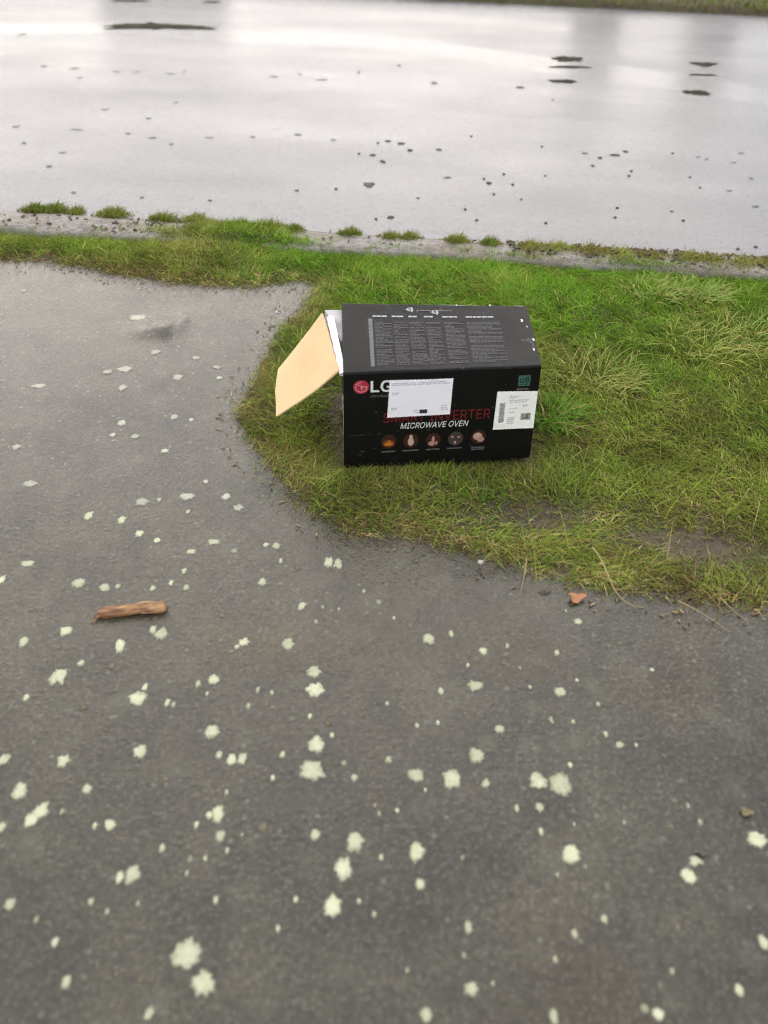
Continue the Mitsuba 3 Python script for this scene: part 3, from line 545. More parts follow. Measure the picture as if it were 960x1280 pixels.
# tufts of grass growing in the joint between kerb and road
for q, (x, y, w) in enumerate(TUFTS):
    r = np.random.default_rng(300 + q)
    y = float(np.clip(y, road_near(x) - 0.06, road_near(x) + 0.05)) - 0.01
    big = 1.0 if x < 0.5 else 0.85
    right = x > 0.58
    m = int(150 + (6800 if right else 5200) * w)
    tx, ty = x + np.clip(r.normal(0, 0.6, m), -1.4, 1.4) * w * (1.35 if right else 1.0), y + r.normal(-0.03 if right else 0, 0.042 if right else 0.026, m)
    dd = np.clip(np.abs(tx - x) / (w * (1.8 if right else 1.3)), 0, 1)
    hh = (0.026 + 0.36 * w * big) * (1.05 - 0.7 * dd) * r.uniform(0.5, 1.25, m)
    tone = r.uniform(0, 1)
    base = (GREEN * (1 - tone) * 0.40 + OLIVE * (tone * 0.8 + 0.35)) * 0.85 if x < 0.6 else OLIVE * (1 - tone) * 0.9 + LIME * tone * 0.9
    tc = np.where((r.uniform(0, 1, m) < (0.18 if x < 0.5 else 0.34))[:, None], (STRAW * 0.75 if q % 2 else BROWN), base) * r.uniform(0.6, 1.3, m)[:, None]
    tv, tf, tcol = blades(np.stack([tx, ty, 0 * tx + np.where(ty < road_near(tx) - 0.02, 0.010, -0.004)], 1), hh, r.uniform(0.003, 0.0055, m), np.clip(r.normal(0.8, 0.4, m), 0.1, 1.8), r.uniform(0, 6.3, m), tc, 3)
    size = 'broad' if w > 0.062 else 'medium' if w > 0.05 else 'small'
    hue = ('olive' if tone > 0.5 else 'green') if x < 0.6 else ('yellowish' if tone > 0.5 else 'olive')
    NTH = ['leftmost', 'second', 'third', 'fourth', 'fifth', 'sixth', 'seventh', 'eighth', 'ninth', 'tenth', 'eleventh', 'twelfth']
    k = len(TUFTS) - 1 - q
    where = NTH[q] + (' from the left' if q else '') if q < 12 else (NTH[k] + ' from the right' if k else 'rightmost')
    LB = f'{size} {hue} grass tuft in the joint between kerb and wet road, {where}'
    add_grass('grass_tuft', tv, tf, tcol, LB, 'grass tuft', 'grass tufts along the road side of the kerb')

# pale broad-bladed clumps standing out of the lawn
CL = [(1.08, 3.18, 0.11, 'pale grass clump at the far side of the lawn, left one of two', 0), (1.28, 3.17, 0.10, 'pale grass clump at the far side of the lawn, right one of two', 0),
      (0.735, 2.49, 0.13, 'straw-tinged pale grass clump close to the right end of the box', 1), (1.17, 2.72, 0.13, 'yellow-green grass clump at the right side of the lawn', 1),
      (1.37, 2.80, 0.15, 'large sprawling pale grass clump at the right border of the picture', 0), (0.55, 2.25, 0.08, 'small green grass clump beside the lower right corner of the box', 2)]
for q, (x, y, rad, lb, tn) in enumerate(CL):
    r = np.random.default_rng(500 + q)
    m = 210
    a = r.uniform(0, 6.3, m)
    d0 = r.uniform(0, 1, m) ** 0.6 * rad * 1.1
    px_, py_ = x + d0 * np.cos(a), y + d0 * np.sin(a)
    base = [np.array((0.27, 0.37, 0.09)), np.array((0.30, 0.34, 0.09)), np.array((0.14, 0.29, 0.04))][tn]
    cc = np.where((r.uniform(0, 1, m) < 0.16)[:, None], STRAW * 1.0, base) * r.uniform(0.6, 1.2, m)[:, None]
    tv, tf, tcol = blades(np.stack([px_, py_, lawn_h(px_, py_) + 0.008], 1), r.uniform(0.03, 0.075, m), r.uniform(0.004, 0.008, m), np.clip(r.normal(1.3, 0.5, m), 0.4, 2.4), a + r.normal(0, 1.1, m), cc, 4)
    add_grass('grass_clump', tv, tf, tcol, lb, 'grass clump', 'pale clumps in the lawn')

# leaf mould, twigs and grit lodged on the kerb
bits, bc = [], []
r = np.random.default_rng(77)
zone = [(-1.35, -0.6, 150), (0.55, 2.2, 650), (-2.2, -1.35, 50), (-0.6, 0.5, 30)]
for x0, x1, m in zone:
    for _ in range(m):
        x = r.uniform(x0, x1)
        y = NA * x + NB + 0.245 * (1 - r.uniform(0, 1) ** (2.2 if x > 0.4 else 1.0)) + r.normal(0, 0.01)
        s = r.uniform(0.004, 0.013)
        b = trimesh.creation.icosphere(1, 1.0) if False else trimesh.creation.box((1, 1, 1))
        b.apply_scale([s * r.uniform(1, 3.0), s * r.uniform(0.5, 1.0), s * r.uniform(0.25, 0.6)])
        b.apply_transform(trimesh.transformations.euler_matrix(r.normal(0, 0.3), r.normal(0, 0.3), r.uniform(0, 6.3)))
        b.apply_translation([x, y, 0.025 * np.sin(np.clip((y - NA * x - NB) / 0.25, 0, 1) * np.pi) ** 0.5 + r.uniform(0, 0.008)])
        bits.append(b)
        cc = [np.array((0.10, 0.060, 0.035)), np.array((0.05, 0.036, 0.024)), np.array((0.20, 0.13, 0.07)), np.array((0.028, 0.026, 0.026))][r.integers(0, 4)]
        bc.append(np.tile(cc * r.uniform(0.7, 1.3), (len(b.vertices), 1)))
obj('leaf_litter', cat(bits), 'm_vc', False, 'brown crumbs of leaf mould and twig lying along the kerb', 'leaf litter', kind='stuff', color=np.vstack(bc))

# crumbs of soil and dead grass along the ragged tarmac edge
bits, bc = [], []
L = EDGE.length
for _ in range(420):
    p = EDGE.interpolate(r.uniform(0.1, 0.72) * L)
    x, y = p.x + r.normal(0, 0.022), p.y + r.normal(0, 0.022)
    if not (-2 < x < 1.7):
        continue
    s = r.uniform(0.0015, 0.004)
    b = trimesh.creation.box((s * r.uniform(1, 6), s, s * 0.6))
    b.apply_transform(trimesh.transformations.euler_matrix(r.normal(0, 0.2), r.normal(0, 0.2), r.uniform(0, 6.3)))
    b.apply_translation([x, y, max(0.002, float(lawn_h(np.array([x]), np.array([y]))[0])) + 0.002])
    bits.append(b)
    cc = [np.array((0.14, 0.095, 0.05)), np.array((0.11, 0.08, 0.05)), np.array((0.26, 0.19, 0.09))][r.integers(0, 3)]
    bc.append(np.tile(cc * r.uniform(0.7, 1.3), (len(b.vertices), 1)))
obj('edge_crumbs', cat(bits), 'm_vc', False, 'crumbs of soil and dead grass strewn along the tarmac edge of the lawn', 'soil crumbs', kind='stuff', color=np.vstack(bc))

# far verge: rough grass bank beyond the road
vx = np.unique(np.concatenate([np.linspace(-60, -8, 20), np.arange(-8, 8.1, 0.25), np.linspace(8, 60, 20)]))
tv = np.array([0, 0.06, 0.15, 0.4, 1.0, 2.2, 4.5, 9.0])
th = np.array([-0.06, 0.03, 0.06, 0.10, 0.14, 0.18, 0.22, 0.25])
Y = road_far(vx)[None] + tv[:, None]
v = np.stack([np.repeat(vx[None], 8, 0).ravel(), Y.ravel(), (th[:, None] + 0.05 * (nz(np.repeat(vx[None], 8, 0), Y, 1.5, 70) - 0.5)).ravel()], 1)
i = (np.arange(7)[:, None] * len(vx) + np.arange(len(vx) - 1)).ravel()
obj('far_verge', trimesh.Trimesh(v, np.vstack([np.stack([i, i + 1, i + len(vx) + 1], 1), np.stack([i, i + len(vx) + 1, i + len(vx)], 1)]), process=False), 'm_soil', True, kind='structure')
m = 42000
gx = rng.uniform(-6.5, 7, m)
gt = rng.uniform(0, 1, m) ** 1.5 * 3.0 - 0.03
gy = road_far(gx) + gt + 0.10 * (nz(gx, gx * 0, 2.5, 71) - 0.5)
gz = np.interp(gt, tv, th) - 0.02
tone = nz(gx, gy, 2.2, 72)[:, None]
gc = OLIVE * 0.8 * (1 - tone) + LIME * 0.8 * tone
gc = np.where((rng.uniform(0, 1, m) < 0.18 + 0.5 * sstep(0.15, 0.0, gt))[:, None], BROWN * 0.7, gc) * rng.uniform(0.6, 1.25, m)[:, None]
V, F, C = blades(np.stack([gx, gy, gz], 1), rng.uniform(0.05, 0.12, m), rng.uniform(0.008, 0.016, m), np.clip(rng.normal(0.8, 0.4, m), 0.1, 1.7), rng.uniform(0, 6.3, m), gc)
add_grass('verge_grass', V, F, C, 'rough olive grass on the verge across the wet road', 'grass', kind='stuff')


def shrub(key, x, y, rx, h, seed, label):
    """A dense clipped shrub: stem and a crown of leaf faces."""
    r = np.random.default_rng(seed)
    z0 = 0.15
    obj(key + '__stem', tube([[x, y, z0 - 0.1], [x + 0.02, y, z0 + h * 0.4], [x, y + 0.02, z0 + h * 0.8]], [0.07, 0.05, 0.02]), 'm_wood', True)
    m = int(1700 * max(1, rx / 0.5))
    d = r.normal(0, 1, (m, 3))
    d /= np.linalg.norm(d, axis=1, keepdims=True)
    rad = r.uniform(0.55, 1, m) ** 0.5 * (0.82 + 0.35 * nz(d[:, 0] * 2 + seed, d[:, 1] * 2 + d[:, 2], 1.5, seed))
    P = np.array([x, y, z0 + h / 2]) + np.sign(d) * np.abs(d) ** 0.75 * rad[:, None] * [rx, min(rx, 0.6), h / 2]
    a, b = r.normal(0, 1, (m, 3)), r.normal(0, 1, (m, 3))
    a *= 0.045 / np.linalg.norm(a, axis=1, keepdims=True)
    b *= 0.030 / np.linalg.norm(b, axis=1, keepdims=True)
    V = np.stack([P - a, P + b, P + a, P - b], 1).reshape(-1, 3)
    i = np.arange(m)[:, None] * 4
    F = np.vstack([i + [0, 1, 2], i + [0, 2, 3]])
    C = np.repeat(np.array((0.035, 0.055, 0.022)) * r.uniform(0.5, 1.5, (m, 1)), 4, 0)
    obj(key + '__crown', trimesh.Trimesh(V, F, process=False), 'm_shrub', color=C)
    tag(key, label, 'shrub')


shrub('shrub', 3.02, 14.0, 0.36, 1.7, 11, 'narrow dark shrub beyond the road, mirrored in the wet road right of centre')
shrub('shrub_001', 4.75, 14.0, 0.36, 1.8, 12, 'narrow dark shrub beyond the road, mirrored in the wet road at the right edge')
shrub('shrub_002', -3.35, 14.0, 1.0, 0.85, 13, 'broad dark shrub beyond the road, mirrored in the wet road at upper left')

# ------------------------------------------------------------------ the box
Q = {'TBL': [-0.1397, 2.3324, 0.3745], 'TBR': [0.4264, 2.3488, 0.3661], 'TFL': [-0.1185, 1.9797, 0.334], 'TFR': [0.4293, 2.0117, 0.351],
     'BFL': [-0.1237, 2.0021, -0.0072], 'BFR': [0.4417, 2.039, 0.0164], 'BBL': [-0.1449, 2.3547, 0.0333], 'BBR': [0.4388, 2.3762, 0.0315]}
Q = {k: np.array(v) for k, v in Q.items()}
BW, BD, BH = 0.557, 0.352, 0.340        # length, depth and height; s, d, h are the box's own metres, d from the printed front


def box_map(v):
    """From the box's own metres to the world: a slightly crushed, leaning box with buckled faces."""
    v = np.asarray(v, float)
    s, d, h = v[:, 0] / BW, v[:, 1] / BD, v[:, 2] / BH
    si, hi, di = (np.clip(q, 0, 1) for q in (s, h, d))
    nf = 0.0055 * (meshkit.noise(np.stack([v[:, 0] * 7, v[:, 2] * 7, 0 * s + 2], -1), 1) - 0.5) * 4 * np.sqrt(np.maximum(si * (1 - si) * hi * (1 - hi), 0))
    nt = (-0.004 * 4 * di * (1 - di) * (0.3 + si * 0.9) + 0.003 * (meshkit.noise(np.stack([v[:, 0] * 8, v[:, 1] * 8, 0 * s + 5], -1), 2) - 0.5)) * np.sqrt(4 * np.maximum(si * (1 - si), 0))
    d = d + np.where(d < 0.2, nf / BD, 0)
    h = h + np.where(h > 0.9, nt / BH * (hi > 0.9), 0)
    g = lambda k: Q[k][None]
    s, d, h = s[:, None], d[:, None], h[:, None]
    return ((g('BFL') * (1 - s) + g('BFR') * s) * (1 - d) + (g('BBL') * (1 - s) + g('BBR') * s) * d) * (1 - h) + ((g('TFL') * (1 - s) + g('TFR') * s) * (1 - d) + (g('TBL') * (1 - s) + g('TBR') * s) * d) * h


def boxed(m, size=0.016):
    if size:
        v, f = trimesh.remesh.subdivide_to_size(m.vertices, m.faces, size, max_iter=12)
        m = trimesh.Trimesh(v, f, process=False)
        m.merge_vertices()
    return trimesh.Trimesh(box_map(m.vertices), m.faces, process=False)


def loft(profile, s0, s1):
    """The closed profile of (d, h) points drawn out along the box's length."""
    m = trimesh.creation.extrude_polygon(Polygon(profile), s1 - s0, engine='earcut')
    v = np.array(m.vertices)
    return trimesh.Trimesh(np.stack([v[:, 2] + s0, v[:, 0], v[:, 1]], 1), m.faces[:, ::-1], process=False)


def slab(s0, s1, d0, d1, h0, h1):
    m = trimesh.creation.box((s1 - s0, d1 - d0, h1 - h0))
    m.apply_translation([(s0 + s1) / 2, (d0 + d1) / 2, (h0 + h1) / 2])
    return m


BX = 'microwave_box'
tag(BX, 'open black cardboard microwave oven box with white stickers, lying on the lawn', 'cardboard box')
t, R = 0.005, 0.007
arc = [(a, b) for a, b in ((R - R * np.cos(q), BH - R + R * np.sin(q)) for q in np.linspace(0, np.pi / 2, 6))]
arcb = [(BD - a, b) for a, b in arc][::-1]
L1 = 0.0012
inner = [(BD - L1, BH - R), (BD - R, BH - L1), (R, BH - L1), (L1, BH - R)]
obj(BX + '__top_panel__printed_sheet', boxed(loft(arc + arcb + inner, 0, BW)), 'm_black', 40)
obj(BX + '__top_panel', boxed(slab(0.0005, BW - 0.0005, R, BD - R, BH - L1 - t, BH - L1 - 0.0001)), 'm_edge')
obj(BX + '__front_panel__printed_sheet', boxed(slab(0, BW, 0, L1, 0, BH - R - 0.0004)), 'm_black')
obj(BX + '__front_panel', boxed(slab(-0.0008, BW - 0.0005, L1 + 0.0001, L1 + t, 0.001, BH - L1 - t - 0.001)), 'm_edge')
obj(BX + '__back_panel', boxed(slab(0, BW, BD - t, BD, 0, BH - R - 0.0004), 0.03), 'm_black')
obj(BX + '__bottom_panel', boxed(slab(0, BW, L1 + t + 0.0005, BD - t - 0.0005, 0.0, t), 0.03), 'm_kraft')
obj(BX + '__end_panel', boxed(slab(BW - t, BW - 0.0006, L1 + t + 0.0005, BD - t - 0.0005, t + 0.0005, BH - L1 - t - 0.0005), 0.03), 'm_black')


def plate(poly, lift, thick=0.0004):
    """A flat print in (u, v) metres of a face, as a thin sheet."""
    gs = getattr(poly, 'geoms', [poly])
    m = cat([trimesh.creation.extrude_polygon(g, thick, engine='earcut') for g in gs if g.area > 1e-9])
    m.apply_translation([0, 0, lift])
    return m


def on_front(m, size=0.012):
    v = np.array(m.vertices)
    return boxed(trimesh.Trimesh(np.stack([v[:, 0], -v[:, 2], v[:, 1]], 1), m.faces, process=False), size)


def on_top(m, size=0.012):
    v = np.array(m.vertices)
    return boxed(trimesh.Trimesh(np.stack([v[:, 0], v[:, 1], BH + v[:, 2]], 1), m.faces, process=False), size)


def fp(u, v):
    return (u * BW, v * BH)


def tpp(u, v):
    return (u * BW, v * BD)


def words(text, x0, y0, width, height, lift, slant=0.0, bold=True):
    m = meshkit.text_mesh(text, 1.0, 0.0004, bold)
    b = m.bounds
    v = np.array(m.vertices) - [b[0][0], b[0][1], 0]
    v[:, 0] *= width / (b[1][0] - b[0][0])
    v[:, 1] *= height / (b[1][1] - b[0][1])
    v[:, 0] += slant * v[:, 1]
    return trimesh.Trimesh(v + [x0, y0, lift], m.faces, process=False)


def rects(lst, lift, slant=0.0):
    return plate(shapely.union_all([shapely.box(a, b, c, d) for a, b, c, d in lst]), lift)


FRONT, TOP = BX + '__front_panel', BX + '__top_panel'
LF = 0.0005
# emblem and maker's lettering
cx, cy = fp(0.0903, 0.8644)
obj(FRONT + '__emblem_disc', on_front(plate(affinity.translate(Point(0, 0).buffer(0.0225, 24), cx, cy), LF)), 'm_logo_red')
ring = Point(0, 0).buffer(0.0175, 24).difference(Point(0, 0).buffer(0.0150, 24)).difference(shapely.box(0.0015, 0.002, 0.03, 0.03))
face = [ring, shapely.box(0.002, -0.001, 0.0165, 0.0016), shapely.box(-0.0013, -0.0075, 0.0012, 0.008), shapely.box(-0.0013, -0.0075, 0.0045, -0.005), Point(-0.0072, 0.0065).buffer(0.0024, 8)]
obj(FRONT + '__emblem_face', on_front(plate(affinity.translate(shapely.union_all(face), cx, cy), LF + 0.0006)), 'm_logo_pink')
obj(FRONT + '__maker_letters', on_front(words('LG', 0.1382 * BW, 0.808 * BH, 0.112 * BW, 0.112 * BH, LF)), 'm_text_white')
obj(FRONT + '__slogan', on_front(words("Life's Good", 0.1385 * BW, 0.757 * BH, 0.092 * BW, 0.026 * BH, LF, 0, False)), 'm_text_grey')
# lettering, partly under the sticker
obj(FRONT + '__red_lettering', on_front(words('SMART INVERTER', 0.2054 * BW, 0.483 * BH, 0.556 * BW, 0.105 * BH, LF, 0, False)), 'm_text_red')
obj(FRONT + '__white_lettering', on_front(words('MICROWAVE OVEN', 0.2955 * BW, 0.410 * BH, 0.350 * BW, 0.062 * BH, LF, 0.18, False)), 'm_text_white')
# wide sticker
lab = Polygon([fp(0.2348, 0.9198), fp(0.5568, 0.9163), fp(0.5514, 0.5474), fp(0.2252, 0.5412)])
obj(FRONT + '__wide_sticker', on_front(plate(lab, LF + 0.0010, 0.0005)), 'm_label_white')
tag(FRONT + '__wide_sticker', 'wide white sticker covering the start of the red lettering')
l2 = LF + 0.0017


def dashes(r, x0, x1, y, h, lo=0.004, hi=0.012, gap=0.0022):
    out, x = [], x0
    while x < x1 - lo:
        w = min(r.uniform(lo, hi), x1 - x)
        out.append((x, y, x + w, y + h))
        x += w + gap
    return out


r = np.random.default_rng(9)
pr = []
for v0 in (0.884, 0.868):
    pr += dashes(r, 0.245 * BW, 0.54 * BW, v0 * BH, 0.0026, 0.010, 0.03)
for v0, a, b in ((0.79, 0.250, 0.285), (0.775, 0.250, 0.275), (0.635, 0.245, 0.28), (0.62, 0.245, 0.27), (0.60, 0.50, 0.54), (0.62, 0.50, 0.535), (0.64, 0.505, 0.535), (0.60, 0.36, 0.39), (0.58, 0.36, 0.39)):
    pr += dashes(r, a * BW, b * BW, v0 * BH, 0.0028, 0.004, 0.010)
obj(FRONT + '__sticker_print', on_front(rects(pr, l2)), 'm_ink_pale', kind='stuff')
obj(FRONT + '__sticker_bar', on_front(rects([(0.392 * BW, 0.572 * BH, 0.432 * BW, 0.612 * BH)], l2)), 'm_ink')
# small square sticker at the right corner, folded over the edge
lab = Polygon([fp(0.7886, 0.7621), fp(0.998, 0.745), fp(0.9985, 0.346), fp(0.7836, 0.3546)])
obj(FRONT + '__square_sticker', on_front(plate(lab, LF + 0.0005, 0.0005)), 'm_label_warm')
tag(FRONT + '__square_sticker', 'square white sticker with a barcode at the right edge')
l3 = LF + 0.0012
pr, dk = [], []
for v0, a, b in ((0.70, 0.855, 0.905), (0.682, 0.855, 0.90), (0.655, 0.855, 0.955), (0.637, 0.86, 0.95), (0.60, 0.925, 0.955), (0.585, 0.93, 0.95), (0.57, 0.86, 0.90), (0.53, 0.86, 0.89)):
    pr += dashes(r, a * BW, b * BW, v0 * BH, 0.0034, 0.003, 0.009)
y0 = 0.43 * BH
while y0 < 0.645 * BH:                       # upright barcode
    h = r.choice([0.0006, 0.0010, 0.0016])
    dk.append((0.808 * BW, y0, 0.835 * BW, y0 + h))
    y0 += h + r.choice([0.0008, 0.0012, 0.0018])
x0 = 0.925 * BW
while x0 < 0.975 * BW:                       # short barcode
    w = r.choice([0.0006, 0.0010, 0.0016])
    dk.append((x0, 0.445 * BH, x0 + w, 0.515 * BH))
    x0 += w + r.choice([0.0006, 0.0010])
pr += [(0.855 * BW, (0.41 + 0.02 * q) * BH, 0.89 * BW, (0.42 + 0.02 * q) * BH) for q in range(4)]
obj(FRONT + '__sticker_text', on_front(rects(pr, l3)), 'm_ink_pale', kind='stuff')
obj(FRONT + '__barcode', on_front(rects(dk, l3)), 'm_ink', kind='stuff')
# green square mark with a caption
gx, gy = fp(0.9213, 0.8587)
sq = shapely.box(gx - 0.017, gy - 0.0185, gx + 0.017, gy + 0.0185)
cut = [Point(gx - 0.006, gy).buffer(0.0075).difference(Point(gx - 0.006, gy).buffer(0.0048)), shapely.box(gx + 0.004, gy - 0.010, gx + 0.007, gy + 0.012), shapely.box(gx + 0.0095, gy - 0.010, gx + 0.0120, gy + 0.012), shapely.box(gx - 0.013, gy - 0.0145, gx + 0.012, gy - 0.0125)]
obj(FRONT + '__green_mark', on_front(plate(sq.difference(shapely.union_all(cut)), LF)), 'm_green')
obj(FRONT + '__caption', on_front(rects(dashes(r, gx - 0.019, gx + 0.017, gy - 0.031, 0.0042, 0.003, 0.008, 0.0012), LF)), 'm_text_grey', kind='stuff')
# the five round dish pictures
C5 = [(0.2366, 0.2765), (0.3537, 0.2760), (0.4719, 0.2680), (0.5904, 0.2733), (0.7120, 0.2800)]
discs = ['maroon', 'maroon', 'maroon', 'smoke', 'maroon']
for q, ((u, v), dk) in enumerate(zip(C5, discs)):
    x, y = fp(u, v)
    P = obj(FRONT + '__dish_picture', on_front(plate(affinity.scale(Point(x, y).buffer(0.024, 20), 0.92, 1.12), LF)), 'm_' + dk)
    w = 0.027 + 0.004 * (q % 2)
    obj(FRONT + '__caption', on_front(rects(dashes(r, x - w * 0.75, x + w * 0.75, (0.158 if q < 4 else 0.150) * BH, 0.0048, 0.003, 0.009, 0.0012) + (dashes(r, x - w * 0.7, x + w * 0.7, 0.128 * BH, 0.0048, 0.003, 0.009, 0.0012) if q == 4 else []), LF)), 'm_print_mid', kind='stuff')


def dish(u, v, shape, m, lift=0.0011):
    x, y = fp(u, v)
    obj(FRONT + '__picture_detail', on_front(plate(affinity.translate(shape, x, y), lift)), 'm_' + m)


ell = lambda x, y, a, b: affinity.scale(Point(x, y).buffer(1, 12), a, b)
dish(0.2366, 0.2765, ell(0, -0.006, 0.017, 0.013), 'amber')
dish(0.2366, 0.2765, shapely.union_all([ell(0, -0.009, 0.013, 0.006), ell(0.001, -0.002, 0.004, 0.006)]), 'orange', 0.0016)
dish(0.3537, 0.2760, shapely.union_all([ell(0, -0.004, 0.009, 0.015), ell(0, 0.013, 0.005, 0.009)]), 'cream')
dish(0.4719, 0.2680, shapely.union_all([ell(-0.004, -0.012, 0.010, 0.008), ell(0.000, 0.002, 0.0045, 0.014), ell(0.010, -0.010, 0.003, 0.007)]), 'rose')
dish(0.5904, 0.2733, shapely.union_all([ell(-0.001, -0.014, 0.004, 0.006), ell(-0.010, 0.008, 0.004, 0.004), ell(0.009, 0.006, 0.005, 0.003)]), 'rose')
dish(0.7120, 0.2800, shapely.union_all([ell(-0.003, 0.003, 0.014, 0.014), ell(0.006, -0.010, 0.011, 0.010)]), 'rose')
dish(0.7120, 0.2800, shapely.union_all([ell(-0.004, 0.007, 0.010, 0.009)]), 'cream', 0.0016)
# a faint grey reflection painted as flat strips, lower left of the front
obj(FRONT + '__scuff', on_front(rects([(0.028 * BW, 0.358 * BH, 0.105 * BW, 0.363 * BH), (0.05 * BW, 0.365 * BH, 0.118 * BW, 0.3675 * BH)], LF)), 'm_print_grey')
# top: columns of small print
pale, mid, dim = [], [], []
pl = Polygon([tpp(0.139, 0.755), tpp(0.160, 0.755), tpp(0.160, 0.075), tpp(0.141, 0.075)])
obj(TOP + '__upright_caption', on_top(plate(pl.difference(shapely.union_all([shapely.box(0, q, 1, q + 0.0014) for q in np.arange(0.03, 0.26, 0.0072)])), LF)), 'm_print_mid')
HD = [(0.1626, 0.2522), (0.2641, 0.328), (0.3529, 0.3978), (0.4355, 0.4993), (0.5346, 0.6132), (0.659, 0.8065)]
for a, b in HD:
    obj(TOP + '__column_heading', on_top(rects(dashes(r, a * BW, b * BW, 0.785 * BD, 0.0075, 0.008, 0.02, 0.0020), LF)), 'm_print_pale', kind='stuff')
CO = [(0.172, 0.262), (0.272, 0.342), (0.355, 0.430), (0.445, 0.520), (0.540, 0.640), (0.660, 0.840)]
for q, (a, b) in enumerate(CO):
    v = 0.70
    while v > 0.085:
        if r.uniform() > 0.07:
            end = b if r.uniform() < 0.72 else a + (b - a) * r.uniform(0.3, 0.8)
            (mid if r.uniform() < 0.22 else dim).extend(dashes(r, a * BW, end * BW, v * BD, 0.0040, 0.005, 0.018, 0.0018))
        v -= 0.0205
pale += dashes(r, 0.402 * BW, 0.596 * BW, 0.888 * BD, 0.0022, 0.01, 0.02) if False else []
obj(TOP + '__small_print', on_top(rects(dim, LF), 0.02), 'm_print_grey', kind='stuff')
obj(TOP + '__bold_print', on_top(rects(mid, LF), 0.02), 'm_print_grey', kind='stuff')
obj(TOP + '__title_line', on_top(rects(dashes(r, 0.402 * BW, 0.596 * BW, 0.886 * BD, 0.0040, 0.006, 0.02, 0.002), LF)), 'm_print_mid', kind='stuff')
for u, v in ((0.365, 0.9046), (0.4988, 0.868)):
    x, y = tpp(u, v)
    sh = shapely.union_all([Point(x, y).buffer(0.010).difference(Point(x, y).buffer(0.0065)), shapely.box(x + 0.004, y - 0.014, x + 0.008, y + 0.012), shapely.box(x - 0.014, y - 0.0015, x + 0.004, y + 0.0015)])
    obj(TOP + '__small_symbol', on_top(plate(sh, LF)), 'm_print_pale')
# knocks where the black has rubbed off
for q, (u, v, a) in enumerate(((0.956, 0.732, 0.006), (0.981, 0.254, 0.004), (0.993, 0.409, 0.005), (0.80, 0.992, 0.004), (0.62, 0.990, 0.003), (0.975, 0.63, 0.003))):
    x, y = tpp(u, v)
    m = blob(a * 0.6, a * 1.5, 9, 0.4, 0.0002, 700 + q)
    m.apply_translation([x, y, 0.0008])
    obj(TOP + '__rubbed_spot', on_top(m, 0), 'm_text_white')
wear = [(x, BD - 0.006 - r.uniform(0, 0.002), x + r.uniform(0.006, 0.03), BD - 0.0035) for x in r.uniform(0.30, 0.54, 12)]
obj(TOP + '__worn_edge', on_top(rects(wear, 0.0003)), 'm_text_grey', kind='stuff')

# the flap: a tapered kraft panel hanging out of the open end
A, B, Cc, Dd, E = (np.array(q) for q in ((-0.1964, 2.2965, 0.3569), (-0.1308, 2.0021, 0.3283), (-0.3165, 2.0215, 0.1592), (-0.3315, 2.1315, 0.1780), (-0.3290, 2.2150, 0.2060)))
nrm = np.cross(B - A, E - A)
nrm /= np.linalg.norm(nrm)
if nrm[2] < 0:
    nrm = -nrm
eu = (A - B) / np.linalg.norm(A - B)
ev = np.cross(nrm, eu)
flat = Polygon([((q - B) @ eu, (q - B) @ ev) for q in (B, A, E, Dd, Cc)]).buffer(-0.004).buffer(0.004, 4)
mf = trimesh.creation.extrude_polygon(flat, 0.0045, engine='earcut')
vv, ff = trimesh.remesh.subdivide_to_size(mf.vertices, mf.faces, 0.02, max_iter=10)
bow = 0.006 * (meshkit.noise(np.stack([vv[:, 0] * 9, vv[:, 1] * 9, 0 * vv[:, 0]], -1), 5) - 0.5) + 0.25 * (vv[:, 1] - vv[:, 1].mean()) ** 2
mf = trimesh.Trimesh(B + vv[:, :1] * eu + vv[:, 1:2] * ev + (vv[:, 2:] + bow[:, None] - 0.0045) * nrm, ff, process=False)
FL = obj(BX + '__flap', mf, 'm_kraft', 40)
tag(FL, 'bare buff cardboard flap sloping down from the open end')
# white fold between flap and top panel
W = [np.array(q) for q in ((-0.1815, 2.268, 0.3575), (-0.160, 2.262, 0.364), (-0.1115, 1.986, 0.3305), (-0.1275, 1.988, 0.3275))]
prs = []
nn = 14
for q in range(nn + 1):
    a = q / nn
    l, rr = W[0] * (1 - a) + W[3] * a, W[1] * (1 - a) + W[2] * a
    jag = 0.002 * np.sin(q * 2.1)
    prs += [l + [jag, 0, 0], (l + rr) / 2 + [0, 0, 0.004], rr, rr - [0, 0, 0.006], l - [0, 0, 0.006]]
f = []
for q in range(nn):
    for j in range(5):
        a, b, c, d = q * 5 + j, q * 5 + (j + 1) % 5, (q + 1) * 5 + (j + 1) % 5, (q + 1) * 5 + j
        f += [[a, b, c], [a, c, d]]
obj(FL + '__white_fold', trimesh.Trimesh(np.array(prs), f, process=False), 'm_white', 30)
tag(FL + '__white_fold', 'white strip along the fold of the flap')
# grey packing piece seen at the back corner of the opening
pk = slab(-0.052, 0.10, 0.18, 0.338, 0.225, 0.322)
v, f = trimesh.remesh.subdivide_to_size(pk.vertices, pk.faces, 0.02, max_iter=10)
v = np.array(v)
v += 0.010 * (np.stack([meshkit.noise(v * 25, q) for q in (1, 2, 3)], -1) - 0.5)
v[:, 0] += np.where(v[:, 0] < 0, 0.30 * np.clip(0.338 - v[:, 1], 0, 1) , 0)
pm_ = trimesh.Trimesh(box_map(v), f, process=False)
pm_.merge_vertices()
obj('packing_piece', pm_, 'm_packing', 50, 'grey packing piece poking out behind the white fold of the box flap', 'packing')

